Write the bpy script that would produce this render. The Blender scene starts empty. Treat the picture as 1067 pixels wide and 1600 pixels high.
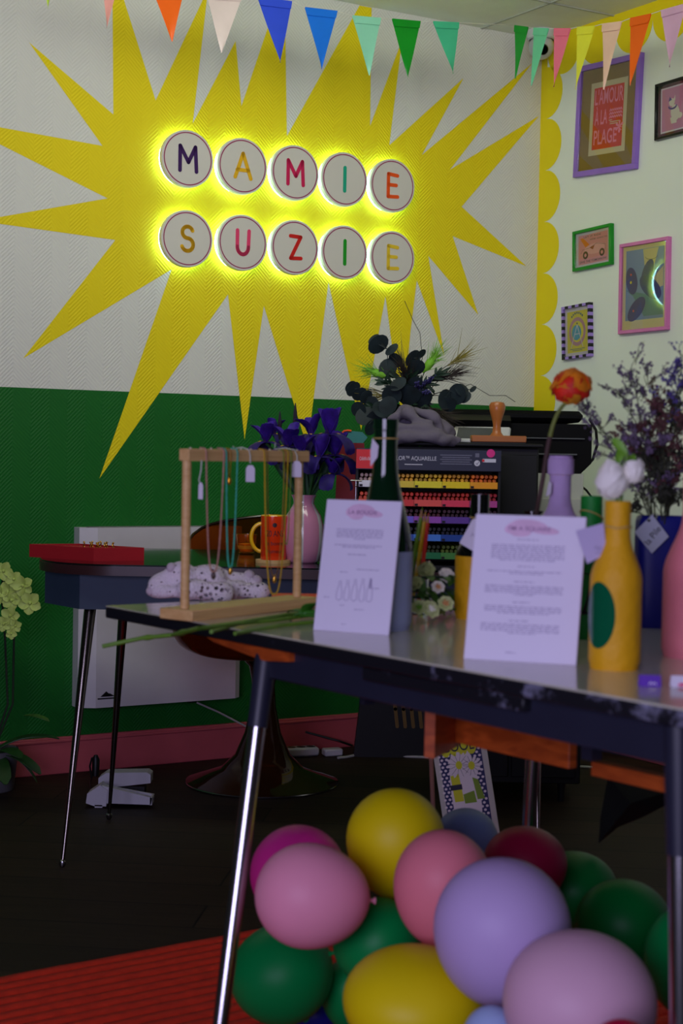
import bpy, math, random
from mathutils import Vector, Matrix, Euler, noise
random.seed(7)
S = bpy.context.scene
COL = S.collection
PI = math.pi

# ------------------------------------------------------------------ camera
H = 1.04                      # camera height (m)
FPX = 2501.0                  # focal length in pixels of a 1067x1600 frame
PITCH, ROLL, YAW_WALL = 0.03728, 0.01845, 0.54265
cp, sp, cr, sr = math.cos(PITCH), math.sin(PITCH), math.cos(ROLL), math.sin(ROLL)
Mc = (Matrix(((cr, -sr, 0), (sr, cr, 0), (0, 0, 1))) @ Matrix(((1, 0, 0), (0, cp, -sp), (0, sp, cp))))
def w3(r): return Vector((r[0], r[2], -r[1]))          # (right, down, forward) -> Blender axes
cam_r, cam_d, cam_f = w3(Mc[0]), w3(Mc[1]), w3(Mc[2])
cd = bpy.data.cameras.new('camera'); cam = bpy.data.objects.new('camera', cd); COL.objects.link(cam)
cd.sensor_fit = 'VERTICAL'; cd.sensor_height = 36; cd.lens = FPX / 1600 * 36
cam.matrix_world = Matrix(((cam_r.x, -cam_d.x, -cam_f.x, 0), (cam_r.y, -cam_d.y, -cam_f.y, 0),
                           (cam_r.z, -cam_d.z, -cam_f.z, H), (0, 0, 0, 1)))
cd.dof.use_dof = True; cd.dof.focus_distance = 4.9; cd.dof.aperture_fstop = 6.0
cd.clip_start = .05
S.camera = cam
# ------------------------------------------------------------------ light and exposure
S.view_settings.view_transform = 'Standard'; S.view_settings.look = 'None'
S.view_settings.gamma = 1; S.view_settings.use_curve_mapping = False
S.view_settings.exposure = 0.0
wd = bpy.data.worlds.new('World'); S.world = wd; wd.use_nodes = True
wd.node_tree.nodes['Background'].inputs[0].default_value = (.62, .66, .72, 1)
wd.node_tree.nodes['Background'].inputs[1].default_value = .02
def area(name, loc, target, sx, sy, power, color, spread=180):
    l = bpy.data.lights.new(name, 'AREA'); l.shape = 'RECTANGLE'; l.size = sx; l.size_y = sy
    l.energy = power; l.color = color; l.spread = math.radians(spread)
    o = bpy.data.objects.new(name, l); COL.objects.link(o); o.location = loc
    o.rotation_euler = (Vector(target) - Vector(loc)).to_track_quat('-Z', 'Y').to_euler()
    return o
area('shop_window_daylight', (-.95, -.75, 1.3), (.35, 2.4, .72), 2.0, 1.3, 62, (.67, .62, 1.0))
area('ceiling_lamp', (-.1, 3.0, 2.56), (.1, 5.6, 2.1), 1.8, .7, 22, (.95, 1, .86), 120)

def inv_ray(px, py):
    x, y = (px - 533.5) / FPX, (py - 800) / FPX
    return cam_r * x + cam_d * y + cam_f
def at(px, py, D):                                      # point seen at a pixel, D metres ahead
    d = inv_ray(px, py); return Vector((0, 0, H)) + d * (D / d.y)
def onz(px, py, z):
    d = inv_ray(px, py); return Vector((0, 0, H)) + d * ((z - H) / d.z)
def proj(p):
    d = Vector(p) - Vector((0, 0, H)); k = FPX / d.dot(cam_f); return d.dot(cam_r) * k + 533.5, d.dot(cam_d) * k + 800
def solve(f, target, lo, hi, ax=0):                     # f(t) -> world point whose pixel coordinate equals target
    s_ = 1 if proj(f(hi))[ax] > proj(f(lo))[ax] else -1
    for _ in range(40):
        m_ = (lo + hi) / 2
        if (proj(f(m_))[ax] - target) * s_ < 0: lo = m_
        else: hi = m_
    return (lo + hi) / 2
BD = Vector((math.cos(YAW_WALL), math.sin(YAW_WALL), 0)); BN = Vector((-BD.y, BD.x, 0))   # back wall: along, into
RD = Vector((math.sin(YAW_WALL), -math.cos(YAW_WALL), 0)); RN = Vector((BD.x, BD.y, 0))   # right wall
CB = 4.619 * H
def onplane(px, py, n, c):
    d = inv_ray(px, py); o = Vector((0, 0, H)); return o + d * ((c - n.dot(o)) / n.dot(d))
def onback(px, py, off=0): return onplane(px, py, BN, CB - off)
CORNER = onback(842, 300); CORNER.z = 0
CR = RN.dot(CORNER)
def onright(px, py, off=0): return onplane(px, py, RN, CR - off)
CEIL = onback(752, 43.6).z

# ------------------------------------------------------------------ materials
def lin(c):
    return tuple(((x / 255) / 12.92 if x / 255 < .04045 else ((x / 255 + .055) / 1.055) ** 2.4) for x in c)
MATS = {}
def mat(name, rgb, rough=.55, metal=0, trans=0, emit=0, var=.06, nscale=14, bump=0, bscale=60, coat=0, ior=1.45, spec=.5, sss=0, alpha=1):
    if name in MATS: return MATS[name]
    m = bpy.data.materials.new(name); m.use_nodes = True; nt = m.node_tree; b = nt.nodes['Principled BSDF']
    c = lin(rgb)
    tc = nt.nodes.new('ShaderNodeTexCoord')
    if var:
        n = nt.nodes.new('ShaderNodeTexNoise'); n.inputs['Scale'].default_value = nscale; n.inputs['Detail'].default_value = 4
        nt.links.new(tc.outputs['Object'], n.inputs['Vector'])
        r = nt.nodes.new('ShaderNodeValToRGB')
        r.color_ramp.elements[0].position = .3; r.color_ramp.elements[1].position = .7
        r.color_ramp.elements[0].color = tuple(max(0, x * (1 - var)) for x in c) + (1,)
        r.color_ramp.elements[1].color = tuple(min(1, x * (1 + var)) for x in c) + (1,)
        nt.links.new(n.outputs['Fac'], r.inputs['Fac']); nt.links.new(r.outputs['Color'], b.inputs['Base Color'])
    else: b.inputs['Base Color'].default_value = c + (1,)
    b.inputs['Roughness'].default_value = rough; b.inputs['Metallic'].default_value = metal
    b.inputs['Transmission Weight'].default_value = trans; b.inputs['IOR'].default_value = ior
    b.inputs['Coat Weight'].default_value = coat; b.inputs['Specular IOR Level'].default_value = spec
    b.inputs['Alpha'].default_value = alpha
    if sss:
        b.inputs['Subsurface Weight'].default_value = sss; b.inputs['Subsurface Radius'].default_value = (.02, .02, .02)
    if emit:
        b.inputs['Emission Color'].default_value = c + (1,); b.inputs['Emission Strength'].default_value = emit
    if bump:
        n2 = nt.nodes.new('ShaderNodeTexNoise'); n2.inputs['Scale'].default_value = bscale; n2.inputs['Detail'].default_value = 3
        nt.links.new(tc.outputs['Object'], n2.inputs['Vector'])
        bp = nt.nodes.new('ShaderNodeBump'); bp.inputs['Strength'].default_value = bump; bp.inputs['Distance'].default_value = .01
        nt.links.new(n2.outputs['Fac'], bp.inputs['Height']); nt.links.new(bp.outputs['Normal'], b.inputs['Normal'])
    MATS[name] = m; return m
def wood(name, c1, c2, rough=.5, scale=(1, 1, 1), ws=6, dist=4):
    if name in MATS: return MATS[name]
    m = mat(name, c1, rough, var=0); nt = m.node_tree; b = nt.nodes['Principled BSDF']
    tc = nt.nodes.new('ShaderNodeTexCoord'); mp = nt.nodes.new('ShaderNodeMapping'); mp.inputs['Scale'].default_value = scale
    w = nt.nodes.new('ShaderNodeTexNoise'); w.inputs['Scale'].default_value = ws; w.inputs['Detail'].default_value = 6; w.inputs['Distortion'].default_value = dist * .2
    r = nt.nodes.new('ShaderNodeValToRGB'); r.color_ramp.elements[0].position = .35; r.color_ramp.elements[1].position = .65
    r.color_ramp.elements[0].color = lin(c1) + (1,); r.color_ramp.elements[1].color = lin(c2) + (1,)
    nt.links.new(tc.outputs['Object'], mp.inputs[0]); nt.links.new(mp.outputs[0], w.inputs['Vector'])
    nt.links.new(w.outputs['Fac'], r.inputs[0]); nt.links.new(r.outputs[0], b.inputs['Base Color'])
    return m
def add_bump_wave(m, scale, strength, rot=(0, 0, 0), dist=.004, distort=2):
    nt = m.node_tree; b = nt.nodes['Principled BSDF']
    tc = nt.nodes.new('ShaderNodeTexCoord'); mp = nt.nodes.new('ShaderNodeMapping'); mp.inputs['Rotation'].default_value = rot
    w = nt.nodes.new('ShaderNodeTexWave'); w.inputs['Scale'].default_value = scale; w.inputs['Distortion'].default_value = distort
    bp = nt.nodes.new('ShaderNodeBump'); bp.inputs['Strength'].default_value = strength; bp.inputs['Distance'].default_value = dist
    nt.links.new(tc.outputs['Object'], mp.inputs[0]); nt.links.new(mp.outputs[0], w.inputs['Vector'])
    nt.links.new(w.outputs['Fac'], bp.inputs['Height']); nt.links.new(bp.outputs['Normal'], b.inputs['Normal'])
def herringbone(m, strength=.35):                       # woven glass-fibre wallpaper relief
    nt = m.node_tree; b = nt.nodes['Principled BSDF']
    tc = nt.nodes.new('ShaderNodeTexCoord'); sx = nt.nodes.new('ShaderNodeSeparateXYZ'); nt.links.new(tc.outputs['Object'], sx.inputs[0])
    def mth(op, a, b2=None):
        n = nt.nodes.new('ShaderNodeMath'); n.operation = op
        for i, q in enumerate((a, b2)):
            if q is None: continue
            if isinstance(q, (int, float)): n.inputs[i].default_value = q
            else: nt.links.new(q, n.inputs[i])
        return n.outputs[0]
    zig = mth('PINGPONG', sx.outputs[0], .06)
    v = mth('ADD', sx.outputs[2], zig)
    s = mth('SINE', mth('MULTIPLY', v, 2 * PI / .013))
    bp = nt.nodes.new('ShaderNodeBump'); bp.inputs['Strength'].default_value = strength; bp.inputs['Distance'].default_value = .0015
    nt.links.new(s, bp.inputs['Height']); nt.links.new(bp.outputs['Normal'], b.inputs['Normal'])
    return m

# ------------------------------------------------------------------ mesh builder
class MB:
    def __init__(s): s.v = []; s.f = []; s.mi = []; s.m = 0
    def add(s, vs, fs):
        o = len(s.v); s.v += [Vector(p) for p in vs]; s.f += [tuple(i + o for i in f) for f in fs]; s.mi += [s.m] * len(fs)
        return s
    def box(s, c, d, R=None, bev=0):
        x, y, z = (q / 2 for q in d); c = Vector(c)
        if bev:
            b = min(bev, x * .9, y * .9, z * .9); vs = []; fs = []
            idx = {}
            for sx in (-1, 1):
                for sy in (-1, 1):
                    for sz in (-1, 1):
                        for k in range(3):
                            p = [sx * x, sy * y, sz * z]
                            for j in range(3):
                                if j != k: p[j] -= (sx, sy, sz)[j] * b
                            idx[(sx, sy, sz, k)] = len(vs); vs.append(p)
            for k in range(3):
                i, j = (k + 1) % 3, (k + 2) % 3
                for sk in (-1, 1):
                    q = []
                    for (a, b2) in ((-1, -1), (1, -1), (1, 1), (-1, 1)):
                        t = [0, 0, 0]; t[k] = sk; t[i] = a; t[j] = b2; q.append(idx[(*t, k)])
                    fs.append(tuple(q if sk > 0 else q[::-1]))
            for k in range(3):                      # edge strips along axis k
                i, j = (k + 1) % 3, (k + 2) % 3
                for a in (-1, 1):
                    for b2 in (-1, 1):
                        t0 = [0, 0, 0]; t0[i] = a; t0[j] = b2; t1 = list(t0); t0[k] = -1; t1[k] = 1
                        fs.append((idx[(*t0, i)], idx[(*t1, i)], idx[(*t1, j)], idx[(*t0, j)]))
            for sx in (-1, 1):
                for sy in (-1, 1):
                    for sz in (-1, 1): fs.append(tuple(idx[(sx, sy, sz, k)] for k in range(3)))
        else:
            vs = [(i * x, j * y, k * z) for i in (-1, 1) for j in (-1, 1) for k in (-1, 1)]
            fs = [(0, 1, 3, 2), (4, 6, 7, 5), (0, 4, 5, 1), (2, 3, 7, 6), (0, 2, 6, 4), (1, 5, 7, 3)]
        if R is not None: vs = [R @ Vector(p) for p in vs]
        return s.add([Vector(p) + c for p in vs], fs)
    def tube(s, pts, r, n=8, cap=True):
        pts = [Vector(p) for p in pts]; k = len(pts)
        rs = r if isinstance(r, (list, tuple)) else [r] * k
        t0 = (pts[1] - pts[0]).normalized(); a = t0.orthogonal().normalized(); vs = []; fs = []
        for i, p in enumerate(pts):
            t = (pts[min(i + 1, k - 1)] - pts[max(i - 1, 0)]).normalized()
            a = (a - t * a.dot(t)).normalized(); b = t.cross(a)
            for j in range(n):
                q = 2 * PI * j / n; vs.append(p + (a * math.cos(q) + b * math.sin(q)) * rs[i])
        for i in range(k - 1):
            for j in range(n):
                j2 = (j + 1) % n; fs.append((i * n + j, i * n + j2, (i + 1) * n + j2, (i + 1) * n + j))
        if cap: fs.append(tuple(range(n))[::-1]); fs.append(tuple((k - 1) * n + j for j in range(n)))
        return s.add(vs, fs)
    def lathe(s, prof, n=32, o=(0, 0, 0), R=None, sx=1, sy=1):
        o = Vector(o); vs = []; fs = []; k = len(prof)
        for (r, z) in prof:
            for j in range(n):
                q = 2 * PI * j / n; p = Vector((max(r, 1e-5) * math.cos(q) * sx, max(r, 1e-5) * math.sin(q) * sy, z))
                vs.append((R @ p if R is not None else p) + o)
        for i in range(k - 1):
            for j in range(n):
                j2 = (j + 1) % n; fs.append((i * n + j, i * n + j2, (i + 1) * n + j2, (i + 1) * n + j))
        return s.add(vs, fs)
    def ball(s, c, r, n=12, R=None, d=(1, 1, 1)):
        m = max(4, n // 2); prof = [(math.sin(PI * i / m), -math.cos(PI * i / m)) for i in range(m + 1)]
        o = len(s.v); s.lathe(prof, n)
        for i in range(o, len(s.v)):
            p = Vector((s.v[i].x * d[0], s.v[i].y * d[1], s.v[i].z * d[2])) * r
            s.v[i] = (R @ p if R is not None else p) + Vector(c)
        return s
    def prism(s, poly, o, ex, ey, ez, depth):           # poly in (ex, ey), extruded along ez
        o, ex, ey, ez = map(Vector, (o, ex, ey, ez)); n = len(poly)
        vs = [o + ex * x + ey * y for x, y in poly]; vs += [p + ez * depth for p in vs]
        fs = [tuple(range(n))[::-1], tuple(range(n, 2 * n))] + [(i, (i + 1) % n, n + (i + 1) % n, n + i) for i in range(n)]
        return s.add(vs, fs)
    def stroke(s, pts, w, o, ex, ey, ez, depth, n=8):   # rounded flat ribbon strokes
        for (a, b) in zip(pts[:-1], pts[1:]):
            a = Vector((a[0], a[1])); b = Vector((b[0], b[1])); d = b - a
            if d.length < 1e-6: continue
            an = math.atan2(d.y, d.x); r = w / 2
            poly = [(b.x + r * math.cos(an - PI / 2 + PI * i / n), b.y + r * math.sin(an - PI / 2 + PI * i / n)) for i in range(n + 1)]
            poly += [(a.x + r * math.cos(an + PI / 2 + PI * i / n), a.y + r * math.sin(an + PI / 2 + PI * i / n)) for i in range(n + 1)]
            s.prism(poly, o, ex, ey, ez, depth)
        return s
    def petal(s, base, d, up, L, W, curl=.3, n=6, cup=.25, tip=.8):
        base = Vector(base); d = Vector(d).normalized(); up = Vector(up); side = d.cross(up).normalized(); up = side.cross(d).normalized()
        vs = []; fs = []; m = 4
        for i in range(n + 1):
            t = i / n; w = W * .5 * (math.sin(PI * min(1, t * tip + .06)) ** .7); a = curl * t * PI
            c = base + d * (L * (math.sin(a) / a if abs(a) > 1e-3 else 1) * t) + up * (-L * t * (1 - math.cos(a)) / (a if abs(a) > 1e-3 else 1))
            if i == n: w *= .35
            for j in range(m + 1):
                q = -1 + 2 * j / m; vs.append(c + side * (w * q) + up * (cup * w * q * q))
        for i in range(n):
            for j in range(m):
                k = i * (m + 1) + j; fs.append((k, k + 1, k + m + 2, k + m + 1))
        return s.add(vs, fs)
    def patch(s, c, d, R_, ang, ruf=.08, ph=0, sq=(1, 1, 1), n=5, m=14):   # petal hugging a sphere
        c, d = Vector(c), Vector(d).normalized(); a = d.orthogonal().normalized(); b = d.cross(a); vs = [c + Vector([q * w_ for q, w_ in zip(d * R_, sq)])]; fs = []
        for i in range(1, n + 1):
            th = ang * i / n
            for j in range(m):
                q = 2 * PI * j / m; rr = R_ * (1 + ruf * (i / n) ** 2 * (1.2 + math.sin(3 * q + ph) + .6 * math.sin(7 * q + 2 * ph)) ); th2 = th * (1 + .12 * math.sin(2 * q + ph))
                p = d * math.cos(th2) + (a * math.cos(q) + b * math.sin(q)) * math.sin(th2); vs.append(c + Vector([x * rr * w_ for x, w_ in zip(p, sq)]))
        for j in range(m): fs.append((0, 1 + j, 1 + (j + 1) % m))
        for i in range(n - 1):
            for j in range(m): k = 1 + i * m; fs.append((k + j, k + m + j, k + m + (j + 1) % m, k + (j + 1) % m))
        return s.add(vs, fs)
    def text(s, body, o, ex, ey, size, depth=.0006, align='CENTER', width=None, bold=0, spacing=1):
        cu = bpy.data.curves.new('t', 'FONT'); cu.body = body; cu.size = 1; cu.align_x = align; cu.align_y = 'CENTER'; cu.offset = bold; cu.space_character = spacing
        ob = bpy.data.objects.new('t', cu); me = bpy.data.meshes.new_from_object(ob)
        co = [v.co.copy() for v in me.vertices]; fs = [tuple(p.vertices) for p in me.polygons]
        if co:
            k = size; kx = size
            if width:
                w = max(c.x for c in co) - min(c.x for c in co); kx = width / w
            ex, ey = Vector(ex), Vector(ey); ez = ex.cross(ey)
            s.add([Vector(o) + ex * c.x * kx + ey * c.y * k + ez * depth for c in co], fs)
        bpy.data.meshes.remove(me); bpy.data.objects.remove(ob); bpy.data.curves.remove(cu)
        return s
    def build(s, name, mats, parent=None, angle=40, loc=None, smooth=True, solid=0):
        me = bpy.data.meshes.new(name)
        vs = [p - loc for p in s.v] if loc is not None else s.v
        me.from_pydata([tuple(p) for p in vs], [], s.f)
        if not isinstance(mats, (list, tuple)): mats = [mats]
        for m in mats: me.materials.append(m)
        for p, i in zip(me.polygons, s.mi): p.material_index = i
        import bmesh
        bm = bmesh.new(); bm.from_mesh(me); bmesh.ops.recalc_face_normals(bm, faces=bm.faces); bm.to_mesh(me); bm.free()
        if smooth:
            for p in me.polygons: p.use_smooth = True
            me.set_sharp_from_angle(angle=math.radians(angle))
        me.update()
        o = bpy.data.objects.new(name, me); COL.objects.link(o)
        if parent: o.parent = parent
        if loc is not None: o.location = loc
        if solid:
            q = o.modifiers.new('thickness', 'SOLIDIFY'); q.thickness = solid; q.offset = 0; q2 = o.modifiers.new('crisp rim', 'EDGE_SPLIT'); q2.split_angle = math.radians(55)
        return o
def tag(o, label, cat, group=None, kind=None):
    o['label'] = label; o['category'] = cat
    if group: o['group'] = group
    if kind: o['kind'] = kind
    return o
def basis(loc, X, Y=None):
    X = Vector(X).normalized(); Z = Vector((0, 0, 1)); Y = Z.cross(X) if Y is None else Vector(Y)
    Z = X.cross(Y); m = Matrix((X, Y, Z)).transposed().to_4x4(); m.translation = Vector(loc); return m
def thing(name, label, cat, loc=(0, 0, 0), rz=0, group=None, M=None):
    o = bpy.data.objects.new(name, None); COL.objects.link(o); o.empty_display_size = .05
    if M is not None: o.matrix_world = M
    else: o.location = loc; o.rotation_euler = (0, 0, rz)
    return tag(o, label, cat, group)
def struct(o): o['kind'] = 'structure'; return o
def single(mb, name, mats, label, cat, loc, group=None, rz=0, M=None, **k):   # geometry in local coordinates
    o = mb.build(name, mats, **k)
    if M is not None: o.matrix_world = M
    else: o.location = loc; o.rotation_euler = (0, 0, rz)
    return tag(o, label, cat, group)
EX, EY, EZ = Vector((1, 0, 0)), Vector((0, 1, 0)), Vector((0, 0, 1))
# ================================================================== THE SETTING
LW, RWL = 3.2, 3.6                                       # wall lengths from the corner
m_white = herringbone(mat('white_wall_paint', (222, 220, 212), .8, var=.02, nscale=3))
m_yel = herringbone(mat('yellow_wall_paint', (240, 216, 0), .7, var=.02, nscale=3))
m_green = herringbone(mat('green_wall_paint', (0, 100, 23), .6, var=.05, nscale=3), .25)
m_rwhite = mat('smooth_white_wall_paint', (232, 236, 224), .8, var=.02, nscale=3)
m_ryel = mat('yellow_scallop_paint', (240, 216, 0), .7, var=.02, nscale=3)
Mb = basis(CORNER, BD)                                  # local: x along wall (negative = left), -y into the room
Mbi = Mb.inverted()
def lb(px, py):
    p = Mbi @ onback(px, py); return (p.x, p.z)
gz = lb(200, 612)[1]
w = MB()
w.m = 0; w.add([(-LW, 0, gz), (0, 0, gz), (0, 0, CEIL), (-LW, 0, CEIL)], [(0, 1, 2, 3)])
w.m = 2; w.add([(-LW, 0, 0), (0, 0, 0), (0, 0, gz), (-LW, 0, gz)], [(0, 1, 2, 3)])
w.m = 0; w.add([(-LW, .1, 0), (0, .1, 0), (0, .1, CEIL), (-LW, .1, CEIL)], [(3, 2, 1, 0)])
burst = [(45, 66), (177, 179), (175.5, -30), (184, -30), (243, 157), (325, -18), (301, 193), (368, 64), (377, 166), (438, -30), (445, -30), (448, 213),
         (562, -20), (581, -20), (578, 197), (628, 62), (608, 227), (724, 122), (659, 242), (831, 99), (703, 265), (842, 181), (721, 323), (822, 416),
         (707, 369), (747, 492), (669, 400), (694, 557), (651, 438), (641, 520), (628, 660), (602, 463), (564, 672), (513, 441), (480, 700), (412, 478),
         (382, 687), (356, 460), (155, 748), (268, 421), (36, 560), (180, 375), (-35, 345), (168, 310), (-83, 184), (160, 228)]
bp_ = [lb(*p) for p in burst]
bp_ = [(min(x, -.004), min(z, CEIL - .002)) for x, z in bp_]
from mathutils.geometry import tessellate_polygon
tri = tessellate_polygon([[Vector((x, z, 0)) for x, z in bp_]])
w.m = 1; w.add([(x, -.0008, z) for x, z in bp_], [tuple(t) for t in tri])
wb = w.build('wall_back', [m_white, m_yel, m_green], smooth=False); wb.matrix_world = Mb; struct(wb)
Mr = basis(CORNER, RD); Mri = Mr.inverted()
def lr(px, py):
    p = Mri @ onright(px, py); return (p.x, p.z)
w = MB()
w.m = 0; w.add([(0, 0, 0), (RWL, 0, 0), (RWL, 0, CEIL), (0, 0, CEIL)], [(0, 1, 2, 3)])
w.add([(0, .1, 0), (RWL, .1, 0), (RWL, .1, CEIL), (0, .1, CEIL)], [(3, 2, 1, 0)])
w.m = 1
cu, bu = lr(850, 347)[0], lr(873.5, 383)[0]
zc = [lr(*p)[1] for p in ((850, 347), (849, 427), (847, 508), (845.5, 587))]
per = (zc[0] - zc[3]) / 3
y0 = -.0008
def bump(x0, z0, x1, z1, nx, nz, amp):                  # filled arc bump between two cusps
    poly = []
    for i in range(17):
        t = PI * i / 16; m_ = .5 - .5 * math.cos(t)
        poly.append((x0 + (x1 - x0) * m_ + nx * amp * math.sin(t), y0, z0 + (z1 - z0) * m_ + nz * amp * math.sin(t)))
    w.add(poly, [tuple(range(len(poly)))])
zt = zc[0]
while zt + per < CEIL - .09: zt += per
z = zt
w.add([(0, y0, .11), (cu, y0, .11), (cu, y0, CEIL), (0, y0, CEIL)], [(0, 1, 2, 3)])
while z - per > .1: bump(cu, z, cu, z - per, 1, 0, bu - cu); z -= per
w.add([(cu, y0, CEIL - .06), (RWL, y0, CEIL - .06), (RWL, y0, CEIL), (cu, y0, CEIL)], [(0, 1, 2, 3)])
x = cu
while x + per < RWL: bump(x, CEIL - .06, x + per, CEIL - .06, 0, -1, (bu - cu)); x += per
wr = w.build('wall_right', [m_rwhite, m_ryel], smooth=False); wr.matrix_world = Mr; struct(wr)

m_floor = mat('dark_oak_boards', (44, 34, 27), .62, var=0, spec=.22); nt = m_floor.node_tree; b = nt.nodes['Principled BSDF']
tc = nt.nodes.new('ShaderNodeTexCoord'); mp = nt.nodes.new('ShaderNodeMapping'); mp.inputs['Rotation'].default_value = (0, 0, .1)
br = nt.nodes.new('ShaderNodeTexBrick'); br.inputs['Scale'].default_value = 1; br.inputs['Brick Width'].default_value = 1.3; br.inputs['Row Height'].default_value = .17
br.inputs['Mortar Size'].default_value = .0025; br.inputs['Color1'].default_value = lin((66, 50, 36)) + (1,); br.inputs['Color2'].default_value = lin((46, 35, 26)) + (1,); br.inputs['Mortar'].default_value = (.003, .002, .002, 1)
nz = nt.nodes.new('ShaderNodeTexNoise'); nz.inputs['Scale'].default_value = 5; nz.inputs['Detail'].default_value = 8
mp2 = nt.nodes.new('ShaderNodeMapping'); mp2.inputs['Scale'].default_value = (1, 14, 1)
mx = nt.nodes.new('ShaderNodeMix'); mx.data_type = 'RGBA'; mx.blend_type = 'MULTIPLY'; mx.inputs[0].default_value = .7
nt.links.new(tc.outputs['Object'], mp.inputs[0]); nt.links.new(mp.outputs[0], br.inputs[0]); nt.links.new(mp.outputs[0], mp2.inputs[0]); nt.links.new(mp2.outputs[0], nz.inputs[0])
nt.links.new(br.outputs[0], mx.inputs[6]); nt.links.new(nz.outputs['Fac'], mx.inputs[7]); nt.links.new(mx.outputs[2], b.inputs['Base Color'])
A0 = CORNER - BD * LW; A1 = CORNER + RD * RWL; A2 = A0 + RD * (RWL + 2.6); A3 = CORNER + RD * (RWL + 2.6)
fl = MB().add([A0 + BN * .1, CORNER + BN * .1 + RN * .1, A3 + RN * .1, A2], [(0, 1, 2, 3)]).add([(p - EZ * .1) for p in (A0 + BN * .1, CORNER + BN * .1 + RN * .1, A3 + RN * .1, A2)], [(3, 2, 1, 0)])
struct(fl.build('floor', m_floor, smooth=False))
m_ceil = mat('matt_ceiling_panel', (226, 228, 212), .85, var=.02, bump=.1, bscale=150); m_seam = mat('ceiling_seam_shadow_gap', (176, 178, 166), .9)
c = MB()
Z3 = EZ * CEIL
c.add([p + Z3 for p in (A0, CORNER, A3, A2)], [(3, 2, 1, 0)]).add([p + Z3 + EZ * .08 for p in (A0, CORNER, A3, A2)], [(0, 1, 2, 3)])
cobj = c.build('ceiling', [m_ceil], smooth=False); struct(cobj)
s1 = onback(752, 44).copy(); u1 = (s1 - CORNER).dot(BD)
d2 = (onz(857, 3, CEIL) - CORNER); off2 = -d2.dot(BN)
for k in range(-3, 1):                                  # seams square to the back wall
    t = MB(); a = CORNER + BD * (u1 + 1.2 * k) + Z3 - EZ * .002
    t.box((a + (RD * 5.5) / 2 - BN * 0), (.009, 5.5, .004), R=Matrix.Rotation(YAW_WALL, 3, 'Z')); struct(t.build('trim_%d' % (k + 4), m_seam, smooth=False))
for k in range(4):
    t = MB(); a = CORNER - BD * (LW / 2) - BN * (off2 + k * 1.0) + Z3 - EZ * .002
    t.box(a, (LW, .009, .0042), R=Matrix.Rotation(YAW_WALL, 3, 'Z')); struct(t.build('trim_%d' % (k + 5), m_seam, smooth=False))
m_base = mat('pink_baseboard_paint', (195, 88, 96), .5, var=.04)
hb = .118
t = MB(); t.box((-LW / 2, -.008, hb / 2), (LW, .016, hb), bev=.003); t.box((-LW / 2, -.011, hb - .012), (LW, .018, .01), bev=.003)
o = t.build('baseboard_back', m_base); o.matrix_world = Mb; struct(o)
t = MB(); t.box((RWL / 2 + .01, -.008, hb / 2), (RWL - .02, .016, hb), bev=.003)
o = t.build('baseboard_right', m_base); o.matrix_world = Mr; struct(o)

# ================================================================== RUG, HEATER
m_rug = mat('red_chenille', (205, 44, 16), .95, var=.14, nscale=40, bump=.25, bscale=90)
ra, rb = onz(0, 1540, 0), onz(350, 1474, 0); e = (rb - ra).normalized(); q = Vector((e.y, -e.x, 0))
rg = MB(); L = 2.4; Wd = 1.1; o0 = ra - e * 1.0
n = 30
for i in range(n):
    yc = Wd * (i + .5) / n; rr = Wd / n * .5
    pts = [o0 + e * (L * k / 60) + q * (yc + random.uniform(-.0016, .0016)) + EZ * (.004 + random.uniform(0, .0006)) for k in range(61)]
    rg.tube([p + EZ * .003 for p in pts], [rr * 1.0] * 61, 8)
lo = o0.copy()
for i, p in enumerate(rg.v): rg.v[i] = Vector((p.x, p.y, max(.0005, min(p.z * .95 + .001, .02))))
o = rg.build('rug', m_rug, loc=lo, angle=80); tag(o, 'red ribbed cotton rug lying on the dark wooden floor', 'rug')

m_heat = mat('white_enamel', (206, 200, 206), .35, var=.02); m_dark = mat('black_plastic', (12, 12, 13), .45)
hp = [Mbi @ onback(*p, .075) for p in ((122, 826), (380, 822), (134, 1110), (380, 1088))]
hx0, hx1 = (hp[0].x + hp[2].x) / 2 - .0, (hp[1].x + hp[3].x) / 2; hz1, hz0 = (hp[0].z + hp[1].z) / 2, (hp[2].z + hp[3].z) / 2
hw = hx1 - hx0
heater = thing('panel_heater', 'flat white electric panel heater mounted on the green wall behind the desk', 'heater', M=Mb @ Matrix.Translation((hx0, 0, hz0)))
hh = hz1 - hz0
t = MB(); t.prism([(0, 0), (hw, 0), (hw, .055), (hw - .025, .075), (.05, .075), (0, .045)], (0, -.0, 0), EX, -EY, EZ, hh); t.build('casing', m_heat, heater, angle=15)
t = MB(); t.box((hw / 2, -.04, hh + .001), (hw * .9, .03, .003)); t.build('outlet_grille', mat('grey_grille', (120, 118, 120), .5), heater)
t = MB(); lx = .085; t.add([(lx - .02, -.0762, .035), (lx + .02, -.0762, .035), (lx, -.0762, .052)], [(0, 1, 2)]); t.box((lx, -.0758, .029), (.058, .001, .004)); t.add([(lx - .011, -.0762, .035), (lx + .03, -.0762, .035), (lx + .012, -.0762, .045)], [(0, 1, 2)])
t.build('maker_mark', m_dark, heater, smooth=False)
for x in (.15, hw - .15):
    t = MB(); t.box((x, -.005, -.006), (.03, .01, .02)); t.build('wall_bracket', m_dark, heater)
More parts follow.
